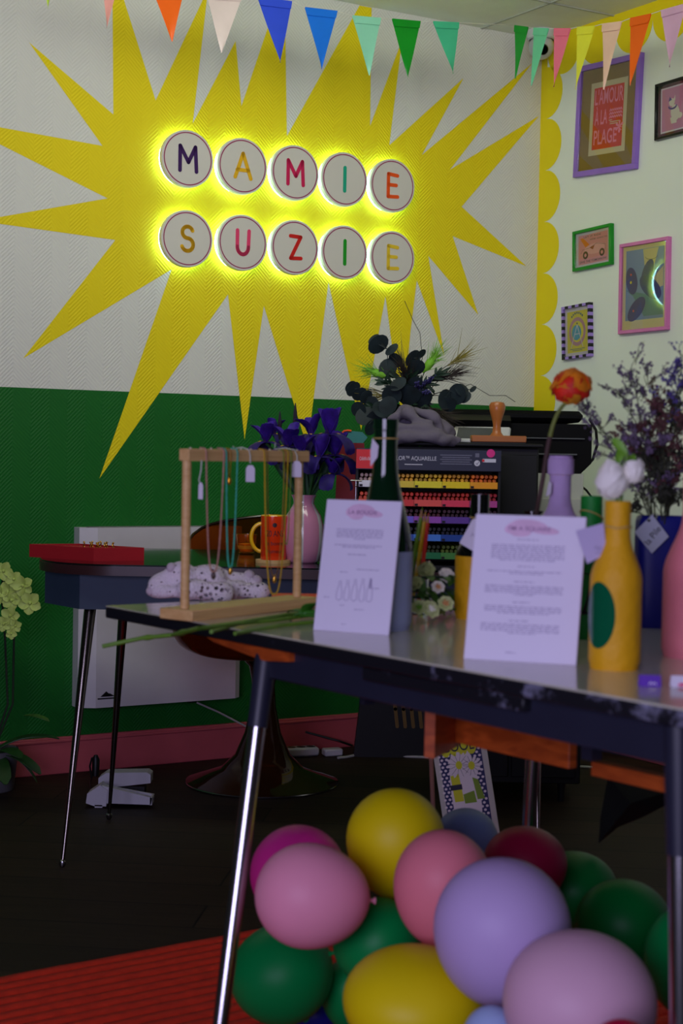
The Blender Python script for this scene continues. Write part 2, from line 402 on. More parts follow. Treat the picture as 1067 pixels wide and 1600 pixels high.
# ================================================================== ILLUMINATED SIGN DISCS
m_disc = mat('sign_white_acrylic', (215, 210, 200), .5, var=.01); m_ring = mat('sign_magenta_line', (150, 20, 85), .5, var=0)
m_side = mat('sign_white_edge', (235, 238, 240), .5, var=0)
m_led = mat('cool_white_led', (178, 240, 252), .5, var=0, emit=12)
LC = {'purple': (58, 18, 88), 'mustard': (232, 178, 20), 'crimson': (205, 22, 84), 'teal': (10, 165, 130), 'orange': (240, 84, 10), 'pink': (228, 62, 110), 'red': (205, 20, 14), 'green': (0, 150, 20), 'lemon': (232, 196, 40)}
def arc(cx, cy, rx, ry, a0, a1, n=12): return [(cx + rx * math.cos(math.radians(a0 + (a1 - a0) * i / n)), cy + ry * math.sin(math.radians(a0 + (a1 - a0) * i / n))) for i in range(n + 1)]
GL = {'M': [[(-.30, -.42), (-.30, .42)], [(-.30, .42), (.02, -.12), (.28, .42)], [(.28, .42), (.33, -.42)]],
      'A': [[(-.3, -.40), (0, .44), (.32, -.42)], [(-.22, -.14), (.22, -.14)]],
      'I': [[(0, .42), (0, -.42)]],
      'E': [[(-.2, .42), (-.2, -.42)], [(-.2, .42), (.2, .38)], [(-.2, .02), (.15, .02)], [(-.2, -.42), (.22, -.4)]],
      'S': [arc(0, .22, .2, .2, 20, 260) + arc(0, -.2, .22, .22, 80, -160)],
      'U': [[(-.22, .42), (-.22, -.15)] + arc(0, -.15, .22, .26, 180, 360) + [(.24, .42)]],
      'Z': [[(-.2, .40), (.22, .38), (-.18, -.40), (.24, -.38)]]}
discs = [('M', 293.5, 248, 'purple', 'first disc of the top row'), ('A', 379.3, 259.6, 'mustard', 'second disc of the top row'), ('M', 461.3, 269.9, 'crimson', 'middle disc of the top row'),
         ('I', 538.5, 280.2, 'teal', 'fourth disc of the top row'), ('E', 613.5, 290.1, 'orange', 'last disc of the top row'),
         ('S', 292.7, 373, 'mustard', 'first disc of the bottom row'), ('U', 379.3, 379.2, 'pink', 'second disc of the bottom row'), ('Z', 461, 386.6, 'red', 'middle disc of the bottom row'),
         ('I', 538.5, 394.4, 'green', 'fourth disc of the bottom row'), ('E', 613.5, 402.3, 'lemon', 'last disc of the bottom row')]
RDISC = .0925
for (ch, px, py, colr, where) in discs:
    p = Mbi @ onback(px, py, .045)
    o = thing('illuminated_letter_disc', 'round white backlit sign disc with a %s letter %s, %s' % (colr, ch, where), 'sign', M=Mb @ Matrix.Translation((p.x, 0, p.z)), group='round letter discs of the wall sign')
    Rx = Matrix.Rotation(PI / 2, 3, 'X')
    t = MB(); t.lathe([(0, .045), (RDISC - .0015, .045), (RDISC, .0435), (RDISC, .0255), (RDISC - .002, .0245), (0, .0245)], 64, R=Rx); t.build('disc', m_disc, o, angle=30)
    t = MB(); t.lathe([(.0825, .0452), (.0825, .0458), (.0858, .0458), (.0858, .0452)], 64, R=Rx); t.build('ring', m_ring, o, angle=30)
    t = MB()
    for st in GL[ch]: t.stroke([(x * .094, z * .094) for x, z in st], .0125, (0, -.0452, 0), EX, EZ, -EY, .0018)
    l = t.build('letter', mat('sign_' + colr + '_vinyl', LC[colr], .45, var=0), o, smooth=False)
    t = MB(); t.lathe([(.079, .0215), (.0865, .0215), (.0865, .016), (.079, .016), (.079, .0215)], 48, R=Rx); bl = t.build('backlight', m_led, o); bl.location.y = .0075
    for a in (45, 165, 285):
        x, z = .05 * math.cos(math.radians(a)), .05 * math.sin(math.radians(a))
        t = MB(); t.tube([(x, 0, z), (x, -.025, z)], .004, 8); t.build('spacer', m_side, o)

# ================================================================== BUNTING
FL = [((60, -68), (88, -66), (75, 14), (190, 215, 60)), ((158, -42), (189, -40), (167, 44), (235, 160, 150)), ((234, -26), (290, -24), (269, 65), (255, 104, 10)), ((322, -12), (380, -9), (346, 83), (238, 218, 210)),
      ((402, -4), (456, 3), (438, 98), (50, 82, 225)), ((476, 12), (527, 18), (503, 108), (20, 120, 235)), ((550, 25), (595, 29), (577, 118), (150, 225, 190)), ((612, 30), (657, 34), (637, 121), (0, 150, 30)), ((676, 34), (717, 36), (708, 115), (70, 195, 145))]
FR = [((804, 40), (826, 43), (805, 123), (0, 155, 40)), ((834, 44), (858, 45), (830, 134), (115, 215, 165)), ((866, 45), (892, 45), (865, 136), (255, 120, 150)), ((902, 43), (930, 41), (899, 140), (245, 240, 60)),
      ((941, 38), (972, 34), (943, 140), (252, 205, 180)), ((985, 29), (1018, 22), (984, 134), (255, 105, 10)), ((1033, 17), (1072, 6), (1046, 105), (225, 175, 205)), ((1086, 2), (1130, -12), (1098, 90), (120, 200, 160))]
bunt = thing('bunting', 'colourful pennant bunting strung across the room under the ceiling', 'bunting', (CORNER - BD * .6 - BN * .5) + EZ * (CEIL - .15))
bo = bunt.location.copy(); spts = []
for side, fl_ in ((0, FL), (1, FR)):
    pr = (lambda p: onback(p[0], p[1], .45)) if side == 0 else (lambda p: onright(p[0], p[1], .30))
    for k, (a, b2, tpt, c3) in enumerate(fl_):
        A, B, T = pr(a) - bo, pr(b2) - bo, pr(tpt) - bo; spts += [A + EZ * .001, B + EZ * .001]
        nrm = (BN if side == 0 else RN)
        m = mat('bunting_%d_%d_%d' % c3, c3, .45, var=.05, trans=0, sss=0); vs = []; fs = []; n = 9
        for i in range(n + 1):
            t_ = i / n; l_, r_ = A.lerp(T, t_), B.lerp(T, t_)
            for j in range(5):
                q_ = l_.lerp(r_, j / 4); vs.append(q_ + nrm * (.0025 * math.sin(4 * t_ + k * 1.7 + j * .8) * t_ ))
        for i in range(n):
            for j in range(4): k0 = i * 5 + j; fs.append((k0, k0 + 1, k0 + 6, k0 + 5))
        t = MB(); t.add(vs, fs)
        hA, hB = A - nrm * .002, B - nrm * .002; dz = EZ * .016
        t.add([hA + EZ * .002, hB + EZ * .002, hB.lerp(T, .12) - nrm * .002, hA.lerp(T, .12) - nrm * .002], [(0, 1, 2, 3)])
        t.build('pennant', m, bunt, angle=80)
t = MB(); t.tube(spts, .0012, 6); t.build('string', mat('white_cord', (225, 222, 210), .8), bunt)

# ================================================================== SECURITY CAMERA
pc = onz(846, 58, CEIL); pc = CORNER + Vector((0, 0, CEIL)) - BN * .10 - RN * .10
pc = at(846, 56, (CORNER - BN * .09 - RN * .08).y); pc.z = CEIL
secam = thing('security_camera', 'white dome security camera fixed in the ceiling corner', 'camera', pc - BN * 0)
mw = mat('white_plastic', (205, 205, 210), .4, var=.02)
t = MB(); t.lathe([(0, 0), (.055, 0), (.056, -.012), (.052, -.03), (.045, -.034)], 32); t.build('mount', mw, secam)
t = MB(); t.ball((0, 0, -.058), .046, 24); t.build('dome', mw, secam)
dv = (Vector((0, 0, 1.3)) - pc).normalized(); dv = Vector((dv.x + .15, dv.y, dv.z - .25)).normalized()
t = MB(); R = dv.to_track_quat('Z', 'Y').to_matrix(); t.lathe([(0, .052), (.017, .051), (.02, .046), (.021, .03)], 24, o=(0, 0, -.058), R=R); t.build('lens', mat('black_glass', (8, 8, 10), .1), secam)

# ================================================================== FRAMED PICTURES
m_glass = mat('clear_pane', (255, 255, 255), .02, trans=1, var=0, ior=1.45)
def pane(mb_parent, w_, h_, y):
    t = MB(); t.box((0, y, 0), (w_, .0012, h_)); t.build('glass_pane', m_glass, mb_parent, smooth=False)
def picture(name, label, TL, TR, BR, BL, fw, fm, paper, content, depth=.018, tilt=0, mats=None):
    P = [Mri @ onright(*q, .015) for q in (TL, TR, BR, BL)]
    c_ = (P[0] + P[1] + P[2] + P[3]) / 4
    w_ = ((P[1] - P[0]).length + (P[2] - P[3]).length) / 2; h_ = ((P[0] - P[3]).length + (P[1] - P[2]).length) / 2
    ax = (P[1] - P[0]) + (P[2] - P[3]); ang = -math.atan2(ax.z, ax.x); up = (P[0] - P[3]) + (P[1] - P[2]); ang = (ang + math.atan2(up.x, up.z)) / 2
    o = thing(name, label, 'picture', M=Mr @ Matrix.Translation((c_.x, 0, c_.z)) @ Matrix.Rotation(ang, 4, 'Y'))
    d = depth
    t = MB()
    if isinstance(fm, list):                            # alternating blocks
        nx_, nz_ = 8, 14
        for sgn in (-1, 1):
            for i in range(nx_):
                t.m = (i + (sgn > 0)) % 2; t.box((-w_ / 2 + w_ * (i + .5) / nx_, -d / 2, sgn * (h_ / 2 - fw / 2)), (w_ / nx_, d, fw))
            for i in range(nz_):
                t.m = i % 2; t.box((sgn * (w_ / 2 - fw / 2), -d / 2, -h_ / 2 + fw + (h_ - 2 * fw) * (i + .5) / nz_), (fw, d, (h_ - 2 * fw) / nz_))
        t.build('frame', fm, o, smooth=False)
    else:
        for sgn in (-1, 1):
            t.box((0, -d / 2, sgn * (h_ / 2 - fw / 2)), (w_, d, fw), bev=.0015); t.box((sgn * (w_ / 2 - fw / 2), -d / 2, 0), (fw, d, h_ - 2 * fw + .002), bev=.0015)
        t.build('frame', fm, o)
    iw, ih = w_ - 2 * fw, h_ - 2 * fw
    t = MB(); t.box((0, -.005, 0), (iw + .002, .004, ih + .002)); t.build('print_paper', paper, o, smooth=False)
    t = MB(); ms = content(t, iw, ih, -.0075); t.build('print_artwork', ms, o, smooth=False)
    pane(o, iw, ih, -d + .005); return o
def rect(t, cx, cz, w_, h_, y): t.add([(cx - w_ / 2, y, cz - h_ / 2), (cx + w_ / 2, y, cz - h_ / 2), (cx + w_ / 2, y, cz + h_ / 2), (cx - w_ / 2, y, cz + h_ / 2)], [(0, 1, 2, 3)])
def blob(t, cx, cz, rx, rz, y, n=24, rot=0, a0=0, a1=2 * PI):
    vs = []
    for i in range(n):
        a = a0 + (a1 - a0) * i / (n if abs(a1 - a0 - 2 * PI) < .01 else n - 1); x, z = rx * math.cos(a), rz * math.sin(a)
        vs.append((cx + x * math.cos(rot) - z * math.sin(rot), y, cz + x * math.sin(rot) + z * math.cos(rot)))
    t.add(vs, [tuple(range(n))])
def poly(t, pts, y): t.add([(x, y, z) for x, z in pts], [tuple(range(len(pts)))])
def line(t, pts, w_, y): t.stroke(pts, w_, (0, y, 0), EX, EZ, -EY, .0002, 4)
mp_ = lambda n, c_: mat('print_' + n, c_, .6, var=.02)
def art_beach(t, w_, h_, y):
    ms = [mp_('cream', (225, 208, 165)), mp_('vermilion', (235, 50, 30)), mp_('candy_pink', (255, 140, 175)), mp_('cream_text', (225, 208, 165))]
    t.m = 0; rect(t, 0, .0, w_ * .66, h_ * .72, y)
    t.m = 1; rect(t, 0, .0, w_ * .54, h_ * .61, y - .0003)
    t.m = 2; pw = w_ * .52; ph = h_ * .61; f = .0005
    t.text("L'AMOUR", (0, y - f, ph * .33), EX, EZ, ph * .34, 0, width=pw * .98, bold=.012)
    t.text("À LA", (-pw * .24, y - f, 0), EX, EZ, ph * .33, 0, width=pw * .44, bold=.012)
    t.text("PLAGE", (-pw * .07, y - f, -ph * .32), EX, EZ, ph * .33, 0, width=pw * .8, bold=.012)
    t.text("*", (pw * .42, y - f, -ph * .27), EX, EZ, ph * .42, 0, bold=.02)
    for k in range(3):
        line(t, [(pw * (.06 + .42 * i / 12), ph * (.10 - .055 * k) + (.003 if i % 2 else -.003)) for i in range(13)], .005, y - f)
    t.m = 3
    for k, (x_, l_) in enumerate(((.1, .14), (.24, .4), (.22, .36))): rect(t, pw * x_, -ph * (.06 + .03 * k), pw * l_ * .8, .0028, y - f)
    return ms
L_ = mat('lilac_frame_paint', (150, 110, 205), .4)
picture('framed_poster', "large lilac-framed red and pink L'AMOUR À LA PLAGE poster hung slightly askew", (905.5, 106), (1002.7, 79), (992.4, 263), (893.7, 278.6), .02, L_, mat('brown_mount_board', (150, 118, 58), .8), art_beach)
def art_dog(t, w_, h_, y):
    ms = [mp_('white', (226, 214, 220)), mp_('rose', (215, 140, 175)), mp_('dog_cream', (235, 228, 205)), mp_('violet', (95, 70, 150)), mp_('plum', (90, 30, 50))]
    t.m = 4; rect(t, 0, 0, w_, h_, y); t.m = 0; rect(t, 0, 0, w_ * .86, h_ * .88, y - .0002); t.m = 1; rect(t, 0, 0, w_ * .8, h_ * .82, y - .0004)
    t.m = 2; X = -w_ * .12; blob(t, X + .012, -.015, .021, .028, y - .0006, rot=.3); blob(t, X - .004, .022, .014, .013, y - .0007); blob(t, X + .035, -.028, .012, .01, y - .0007); poly(t, [(X + .004, .03), (X + .012, .045), (X + .012, .025)], y - .0007)
    poly(t, [(X - .012, -.03), (X - .006, -.05), (X + .02, -.05), (X + .02, -.02)], y - .0007)
    t.m = 3; line(t, arc(X, .008, .018, .008, 180, 360), .006, y - .0009); poly(t, [(X - .02, .026), (X - .014, .042), (X - .004, .03)], y - .0009)
    return ms
picture('framed_print', 'black-framed pink print of a sitting white dog with violet collar', (1023.4, 131.4), (1090, 113.5), (1090, 203), (1022.7, 220), .009, mat('black_frame_lacquer', (14, 16, 14), .3), mat('plum_mount', (90, 30, 50), .8), art_dog)
def art_car(t, w_, h_, y):
    ms = [mp_('white', (226, 214, 220)), mp_('shell_pink', (235, 150, 155)), mp_('carrot', (245, 130, 20)), mp_('ink', (60, 30, 45)), mp_('brick', (170, 50, 40)), mp_('pale_pink', (245, 175, 175))]
    t.m = 0; rect(t, 0, 0, w_, h_, y); t.m = 1; rect(t, 0, 0, w_ * .86, h_ * .86, y - .0002)
    t.m = 5; blob(t, w_ * .05, -h_ * .02, w_ * .3, h_ * .15, y - .0004)
    t.m = 2; poly(t, [(-w_ * .38, h_ * .34), (-w_ * .3, h_ * .36), (-w_ * .1, h_ * .12), (-w_ * .22, h_ * .06)], y - .0005)
    t.m = 3; t.text('LET IT RIDE', (-w_ * .02, y - .0005, h_ * .36), EX, EZ, .009, 0, width=w_ * .5); t.text("WE'RE GOING TO", (w_ * .16, y - .0005, h_ * .26), EX, EZ, .008, 0, width=w_ * .5)
    t.text('SAVE THE TOMORROW', (0, y - .0005, -h_ * .36), EX, EZ, .011, 0, width=w_ * .78, bold=.01)
    for x in (-.22, .26):
        t.m = 3; blob(t, w_ * x, -h_ * .17, w_ * .075, w_ * .075, y - .0006); t.m = 1; blob(t, w_ * x, -h_ * .17, w_ * .035, w_ * .035, y - .0008)
    t.m = 4; poly(t, [(-w_ * .1, h_ * .03), (w_ * .05, h_ * .08), (w_ * .0, -h_ * .04)], y - .0007); t.m = 3; line(t, [(w_ * -.35, -h_ * .1), (-w_ * .3, 0), (-w_ * .1, h_ * .02), (w_ * .1, h_ * .12), (w_ * .35, h_ * .05), (w_ * .36, -h_ * .12)], .0008, y - .0007)
    return ms
picture('framed_print', 'small green-framed pink print of a carrot-topped car with lettering', (894, 361.7), (954.3, 349.2), (955, 413.8), (895.2, 423.7), .0115, mat('green_frame_paint', (0, 140, 26), .4), mp_('white', (226, 214, 220)), art_car)
def art_shoes(t, w_, h_, y):
    ms = [mp_('butter', (226, 212, 160)), mp_('sky_blue', (120, 150, 195)), mp_('navy_shoe', (45, 55, 135)), mp_('leg_sand', (222, 208, 150)), mp_('teal_shadow', (90, 140, 150)), mp_('coral', (230, 80, 70)), mp_('sun_yellow', (235, 215, 40)), mp_('ink', (60, 30, 45))]
    t.m = 0; rect(t, 0, 0, w_, h_, y); t.m = 1; zc_ = h_ * .03; W2, H2 = w_ * .86, h_ * .84; rect(t, 0, zc_, W2, H2, y - .0002)
    t.m = 4; poly(t, [(-W2 * .5, -H2 * .02), (W2 * .1, -H2 * .12), (W2 * .45, -H2 * .3), (W2 * .5, -H2 * .42), (0, -H2 * .42), (-W2 * .3, -H2 * .12)], y - .0003)
    t.m = 3; poly(t, [(-W2 * .05, H2 * .53), (W2 * .36, H2 * .53), (W2 * .22, H2 * .22), (W2 * .02, H2 * .18)], y - .0005); poly(t, [(W2 * .14, H2 * .06), (W2 * .49, H2 * .26), (W2 * .49, H2 * -.02), (W2 * .3, -H2 * .05)], y - .0005)
    t.m = 2; blob(t, W2 * .08, H2 * .2, W2 * .13, H2 * .19, y - .0007, rot=-.5); blob(t, W2 * .16, H2 * -.02, W2 * .33, H2 * .13, y - .0007, rot=-.6); blob(t, -W2 * .2, -H2 * .31, W2 * .28, H2 * .12, y - .0007, rot=.7); blob(t, -W2 * .34, H2 * .1, W2 * .15, H2 * .2, y - .0007, rot=.25)
    t.m = 5; blob(t, W2 * .25, -H2 * .1, .005, .005, y - .001); blob(t, -W2 * .36, H2 * .19, .004, .004, y - .001); blob(t, -W2 * .28, -H2 * .33, .004, .004, y - .001)
    t.m = 6; blob(t, -W2 * .36, H2 * .08, .005, .005, y - .001)
    t.m = 7; line(t, arc(W2 * .18, H2 * .42, W2 * .16, H2 * .05, 190, 350), .0012, y - .001); line(t, arc(W2 * .42, H2 * .1, W2 * .12, H2 * .12, 120, 230), .0012, y - .001)
    return ms
picture('framed_print', 'pink-framed print of blue shoes and legs with the sign mirrored in its glass', (967.5, 381.4), (1044, 369.8), (1042.7, 515.9), (966.3, 521.7), .0125, mat('pink_frame_paint', (215, 120, 180), .4), mp_('butter', (226, 212, 160)), art_shoes)
def art_wheel(t, w_, h_, y):
    ms = [mp_('white', (226, 214, 220)), mp_('lemon', (232, 215, 10)), mp_('dusty_pink', (200, 140, 150)), mp_('aqua', (70, 165, 190)), mp_('white', (226, 214, 220)), mp_('petrol', (30, 95, 115))]
    t.m = 1; rect(t, 0, 0, w_ * .82, h_ * .86, y - .0002)
    t.m = 2; blob(t, 0, -h_ * .0, w_ * .34, h_ * .3, y - .0004); t.m = 1; blob(t, 0, -h_ * .0, w_ * .25, h_ * .22, y - .0005); t.m = 3; blob(t, -w_ * .03, -h_ * .02, w_ * .19, h_ * .16, y - .0006)
    t.m = 4; line(t, [(-w_ * .25, -h_ * .32), (0, h_ * .14), (w_ * .22, -h_ * .32)], .003, y - .0008); line(t, [(-w_ * .1, -h_ * .05), (w_ * .1, -h_ * .05)], .003, y - .0008)
    t.m = 5; [blob(t, w_ * .27 * math.sin(a), h_ * .31 + w_ * .1 * math.cos(a * 1.6), .0034, .0046, y - .0008, 8) for a in (-.9, -.6, -.3, 0, .3, .6, .9)]; blob(t, 0, h_ * .17, .004, .003, y - .001)
    for k in range(2): rect(t, 0, -h_ * (.36 + .03 * k), w_ * (.6 - .2 * k), .002, y - .0008)
    return ms
picture('framed_print', 'small print in a black and lilac chequered frame showing a big wheel', (877.2, 480), (921, 472.4), (922.5, 556.9), (879, 562), .0095, [mat('black_frame_lacquer', (14, 16, 14), .3), mat('lilac_block_paint', (165, 135, 215), .4)], mp_('white', (226, 214, 220)), art_wheel)
# ================================================================== DESK
m_dtop = mat('dark_green_gloss_laminate', (14, 20, 18), .12, var=.05, coat=.3); m_rim = mat('dark_wood_edge', (58, 34, 34), .3, var=.15)
m_skirt = mat('slate_blue_skirt_paint', (52, 68, 88), .6, var=.05); m_chrome = mat('chrome', (185, 182, 186), .2, metal=1, var=0)
m_bchrome = mat('polished_dark_steel', (120, 112, 106), .16, metal=1, var=0); m_black = mat('black_paint', (14, 14, 18), .45, var=.05)
DZ = .75
xl = at(68, 869, 4.22).x; yf, yb = 3.98, 4.66; xr_ = .62
def rounded(x0, x1, y0, y1, r, n=8):
    out = []
    for (cx, cy, a) in ((x1 - r, y1 - r, 0), (x0 + r, y1 - r, 90), (x0 + r, y0 + r, 180), (x1 - r, y0 + r, 270)):
        out += [(cx + r * math.cos(math.radians(a + 90 * i / n)), cy + r * math.sin(math.radians(a + 90 * i / n))) for i in range(n + 1)]
    return out
dloc = Vector(((xl + xr_) / 2, (yf + yb) / 2, 0)); hx, hy = (xr_ - xl) / 2, (yb - yf) / 2
desk = thing('desk', 'long slate-blue desk with rounded glossy dark top and thin chrome legs', 'desk', dloc)
t = MB(); t.prism(rounded(-hx, hx, -hy, hy, .22), (0, 0, DZ - .006), EX, EY, EZ, .006); t.build('desktop', m_dtop, desk)
t = MB(); t.prism(rounded(-hx - .003, hx + .003, -hy - .003, hy + .003, .222), (0, 0, DZ - .028), EX, EY, EZ, .0235); t.build('edge_band', m_rim, desk)
sk = [(-hx + .012, -hy + .2), (-hx + .012, hy - .05), (hx - .03, hy - .05), (hx - .03, -hy + .06), (-hx + .15, -hy + .06)]
fx = at(125, 955, yf + .06).x - dloc.x; sk[4] = (fx + .0, -hy + .05)
zsk = at(150, 951, yf + .07).z
t = MB(); t.prism(sk, (0, 0, zsk), EX, EY, EZ, DZ - .028 - zsk); t.build('skirt', m_skirt, desk, angle=30)
def legpart(name, m, parent, top, foot, r0, r1, o, tip=True):
    top, foot = Vector(top) - o, Vector(foot) - o
    t = MB(); t.tube([top, foot], [r0, r1], 20); l = t.build(name, m, parent)
    if tip:
        t = MB(); d = (top - foot).normalized(); t.tube([foot + d * .0, foot + d * .006, foot + d * .014, foot + d * .018], [.005, .0085, .0085, r1], 14); t.build('foot_cap', m_chrome, l)
    return l
f1, f2 = onz(97, 1355, .001), onz(170, 1280, .001)
legpart('leg', m_bchrome, desk, at(141, 950, f1.y + .16), f1, .0155, .0045, dloc)
legpart('leg', m_bchrome, desk, at(193, 950, f2.y - .06), f2, .0135, .0045, dloc)
legpart('leg', m_bchrome, desk, at(840, 980, f1.y + .16), Vector((at(840, 1350, f1.y).x, f1.y, .001)), .0155, .0045, dloc)
legpart('leg', m_bchrome, desk, at(843, 950, f2.y - .06), Vector((at(838, 1280, f2.y).x, f2.y, .001)), .0135, .0045, dloc)

# ================================================================== FRONT TABLE
TZ = .76
P1, P2 = onz(165, 946, TZ), onz(1067, 1107, TZ)
TE = (P2 - P1).normalized(); TP = Vector((-TE.y, TE.x, 0))        # along (towards right / near), across (away)
if TP.y < 0: TP = -TP
TL_, TW = (P2 - P1).length + .3, .66
MT = basis(P1 - EZ * TZ, TE, TP); MTi = MT.inverted()             # local: x along near edge, y across, z up
def tl(p): return MTi @ Vector(p)
table = thing('formica_table', 'cream-topped extending table with worn black edges and chrome legs', 'table', M=MT)
m_form = mat('cream_formica', (196, 194, 172), .13, var=.03, nscale=6, coat=.2)
m_edge = mat('worn_black_edge', (26, 28, 38), .5, var=0); nt = m_edge.node_tree; b = nt.nodes['Principled BSDF']
tc = nt.nodes.new('ShaderNodeTexCoord'); nz = nt.nodes.new('ShaderNodeTexNoise'); nz.inputs['Scale'].default_value = 16; nz.inputs['Detail'].default_value = 7; nz.inputs['Roughness'].default_value = .7
rr = nt.nodes.new('ShaderNodeValToRGB'); rr.color_ramp.elements[0].position = .5; rr.color_ramp.elements[1].position = .66
rr.color_ramp.elements[0].color = lin((16, 17, 24)) + (1,); rr.color_ramp.elements[1].color = lin((150, 150, 175)) + (1,)
sx_ = nt.nodes.new('ShaderNodeSeparateXYZ'); mr = nt.nodes.new('ShaderNodeMapRange'); mr.inputs[1].default_value = .5; mr.inputs[2].default_value = 1.5; mr.inputs[3].default_value = -.16; mr.inputs[4].default_value = .06
ad = nt.nodes.new('ShaderNodeMath'); ad.operation = 'ADD'
nt.links.new(tc.outputs['Object'], nz.inputs[0]); nt.links.new(tc.outputs['Object'], sx_.inputs[0]); nt.links.new(sx_.outputs[0], mr.inputs[0])
nt.links.new(nz.outputs['Fac'], ad.inputs[0]); nt.links.new(mr.outputs[0], ad.inputs[1]); nt.links.new(ad.outputs[0], rr.inputs[0]); nt.links.new(rr.outputs[0], b.inputs['Base Color'])
m_owood = wood('orange_varnished_wood', (186, 84, 28), (150, 62, 18), .45, (6, 1, 20), 3)
az1, az0 = TZ - .024, .688; ain = .03
def tw(x, y, z): return MT @ Vector((x, y, z))
xa = solve(lambda x: tw(x, ain, .70), 417, -.2, 1.4); xb = solve(lambda x: tw(x, ain, .66), 1058, .8, 2.6)
TW = solve(lambda y: tw(xa, y, .64), 841, .2, 1.0) + ain
TL_ = max(TL_, xb + .08)
t = MB(); t.box((TL_ / 2, TW / 2, TZ - .0015), (TL_, TW, .003), bev=.001); t.build('tabletop', m_form, table)
t = MB(); t.box((TL_ / 2, TW / 2, TZ - .0125), (TL_ + .001, TW + .001, .019), bev=.002); t.build('table_edge', m_edge, table)
xs0, xs1 = solve(lambda x: tw(x, 0, .73), 560, -.2, 1.8), solve(lambda x: tw(x, 0, .73), 812, 0, 2)
t = MB(); t.box(((xs0 + xs1) / 2, TW / 2, TZ - .0325), (xs1 - xs0, TW - .012, .019), bev=.002); t.build('stored_leaf', m_edge, table)
xr0, xr1 = solve(lambda x: tw(x, .01, .73), 318, -.2, 1.4), solve(lambda x: tw(x, .01, .73), 452, -.2, 1.4)
t = MB(); t.prism([(xr0, .7385), (xr1, .7385), (xr1, .722), (xa + .02, .716), (xr0 + .03, .730)], (0, .010, 0), EX, EZ, EY, .03); t.build('leaf_runner', m_owood, table, smooth=False); t = MB(); t.prism([(xr0, .7385), (xr1, .7385), (xr1, .722), (xa + .02, .716), (xr0 + .03, .730)], (0, TW - .04, 0), EX, EZ, EY, .03); t.build('leaf_runner', m_owood, table, smooth=False)
t = MB()
t.box(((xa + xb) / 2, ain, (az0 + az1) / 2), (xb - xa, .02, az1 - az0), bev=.002); t.box(((xa + xb) / 2, TW - ain, (az0 + az1) / 2), (xb - xa, .02, az1 - az0), bev=.002)
t.box((xa, TW / 2, (az0 + az1) / 2), (.02, TW - 2 * ain, az1 - az0), bev=.002); t.box((xb, TW / 2, (az0 + az1) / 2), (.02, TW - 2 * ain, az1 - az0), bev=.002)
m_apron = mat('dark_navy_painted_metal', (34, 36, 52), .42, var=.08)
t.build('apron', m_apron, table)
def table_leg(top, foot, split=.2):
    top, foot = Vector(top), Vector(foot); mid = top.lerp(foot, split)
    t = MB(); t.tube([mid, foot], [.0135, .0115], 24); l = t.build('leg', m_chrome, table)
    t = MB(); t.tube([top, mid], [.018, .0155], 24); t.build('leg_collar', m_apron, l)
    t = MB(); t.tube([foot + (top - foot).normalized() * .03, foot], [.0135, .0125], 16); t.build('rubber_foot', m_black, l)
top1 = Vector((xa, ain, az1 - .002))
lf = tl(onz(318, 1812, .0)); fy1 = solve(lambda k: tw(xa + (lf.x - xa) * k, ain + (lf.y - ain) * k, 0), 318, -.5, 2.5)
lf = Vector((xa + (lf.x - xa) * fy1, ain + (lf.y - ain) * fy1, 0)); dlx, dly = lf.x - xa, lf.y - ain
table_leg(top1, (lf.x, lf.y, 0), .165)
fx2 = solve(lambda x: tw(x, ain - .03, 0), 1068, .6, 2.6)
table_leg((xb, ain, az1 - .002), (fx2, ain - .03, 0), .2)
table_leg((xa, TW - ain, az1 - .002), (xa - .03, TW - ain + .0, 0), .165)
table_leg((xb, TW - ain, az1 - .002), (fx2, TW - ain + .03, 0), .2)
# drawer box of varnished wood hanging below the frame
yd = .24
xd0 = solve(lambda x: tw(x, yd, .65), 703, 0, 2.2); xd1 = solve(lambda x: tw(x, yd, .65), 896, 0, 2.4)
wz0 = solve(lambda z: tw(xd0, yd, z), 1154, .5, .8, 1); wz0b = solve(lambda z: tw(xd1, yd, z), 1203, .5, .8, 1)
wz = (wz0 + wz0b) / 2; wt = az0 + .03
xe = solve(lambda x: tw(x, yd - .10, .65), 664, 0, 2.2)
t = MB(); t.box(((xd0 + xd1) / 2, yd, (wt + wz) / 2), (xd1 - xd0, .016, wt - wz), bev=.001)
o_ = Vector((xe, yd - .10, 0)); e_ = Vector((xd0, yd, 0)) - o_
t.prism([(0, wz - .008), (e_.length + .004, wz - .008), (e_.length + .004, wt), (0, wt)], o_, e_.normalized(), EZ, e_.normalized().cross(EZ), .016)
t.build('drawer', m_owood, table, smooth=False)
t = MB(); t.lathe([(0, .006), (.006, .006), (.007, 0)], 12, o=(xd1 - .06, yd - .008, (wz + wt) / 2 - .012), R=Matrix.Rotation(PI / 2, 3, 'X')); t.build('screw_hole', m_black, table)
c_ = tl(at(990, 1213, 2.15)); t = MB(); t.box((c_.x, c_.y, c_.z), (.14, .02, .02), bev=.001); t.build('cross_rail', m_owood, table)
for (px, y_, w_, hh_) in ((566, .12, .016, .042), (917, yd - .05, .026, .075)):
    bx = solve(lambda x: tw(x, y_, .67), px, 0, 2.4); t = MB()
    t.prism([(-w_ / 2, az0 + .02), (w_ / 2, az0 + .02), (w_ / 2 * .75, az0 - hh_ * .8), (-w_ / 2 * .75, az0 - hh_ * .8)], (bx, y_, 0), EX, EZ, EY, .02); t.build('bracket', m_apron, table)

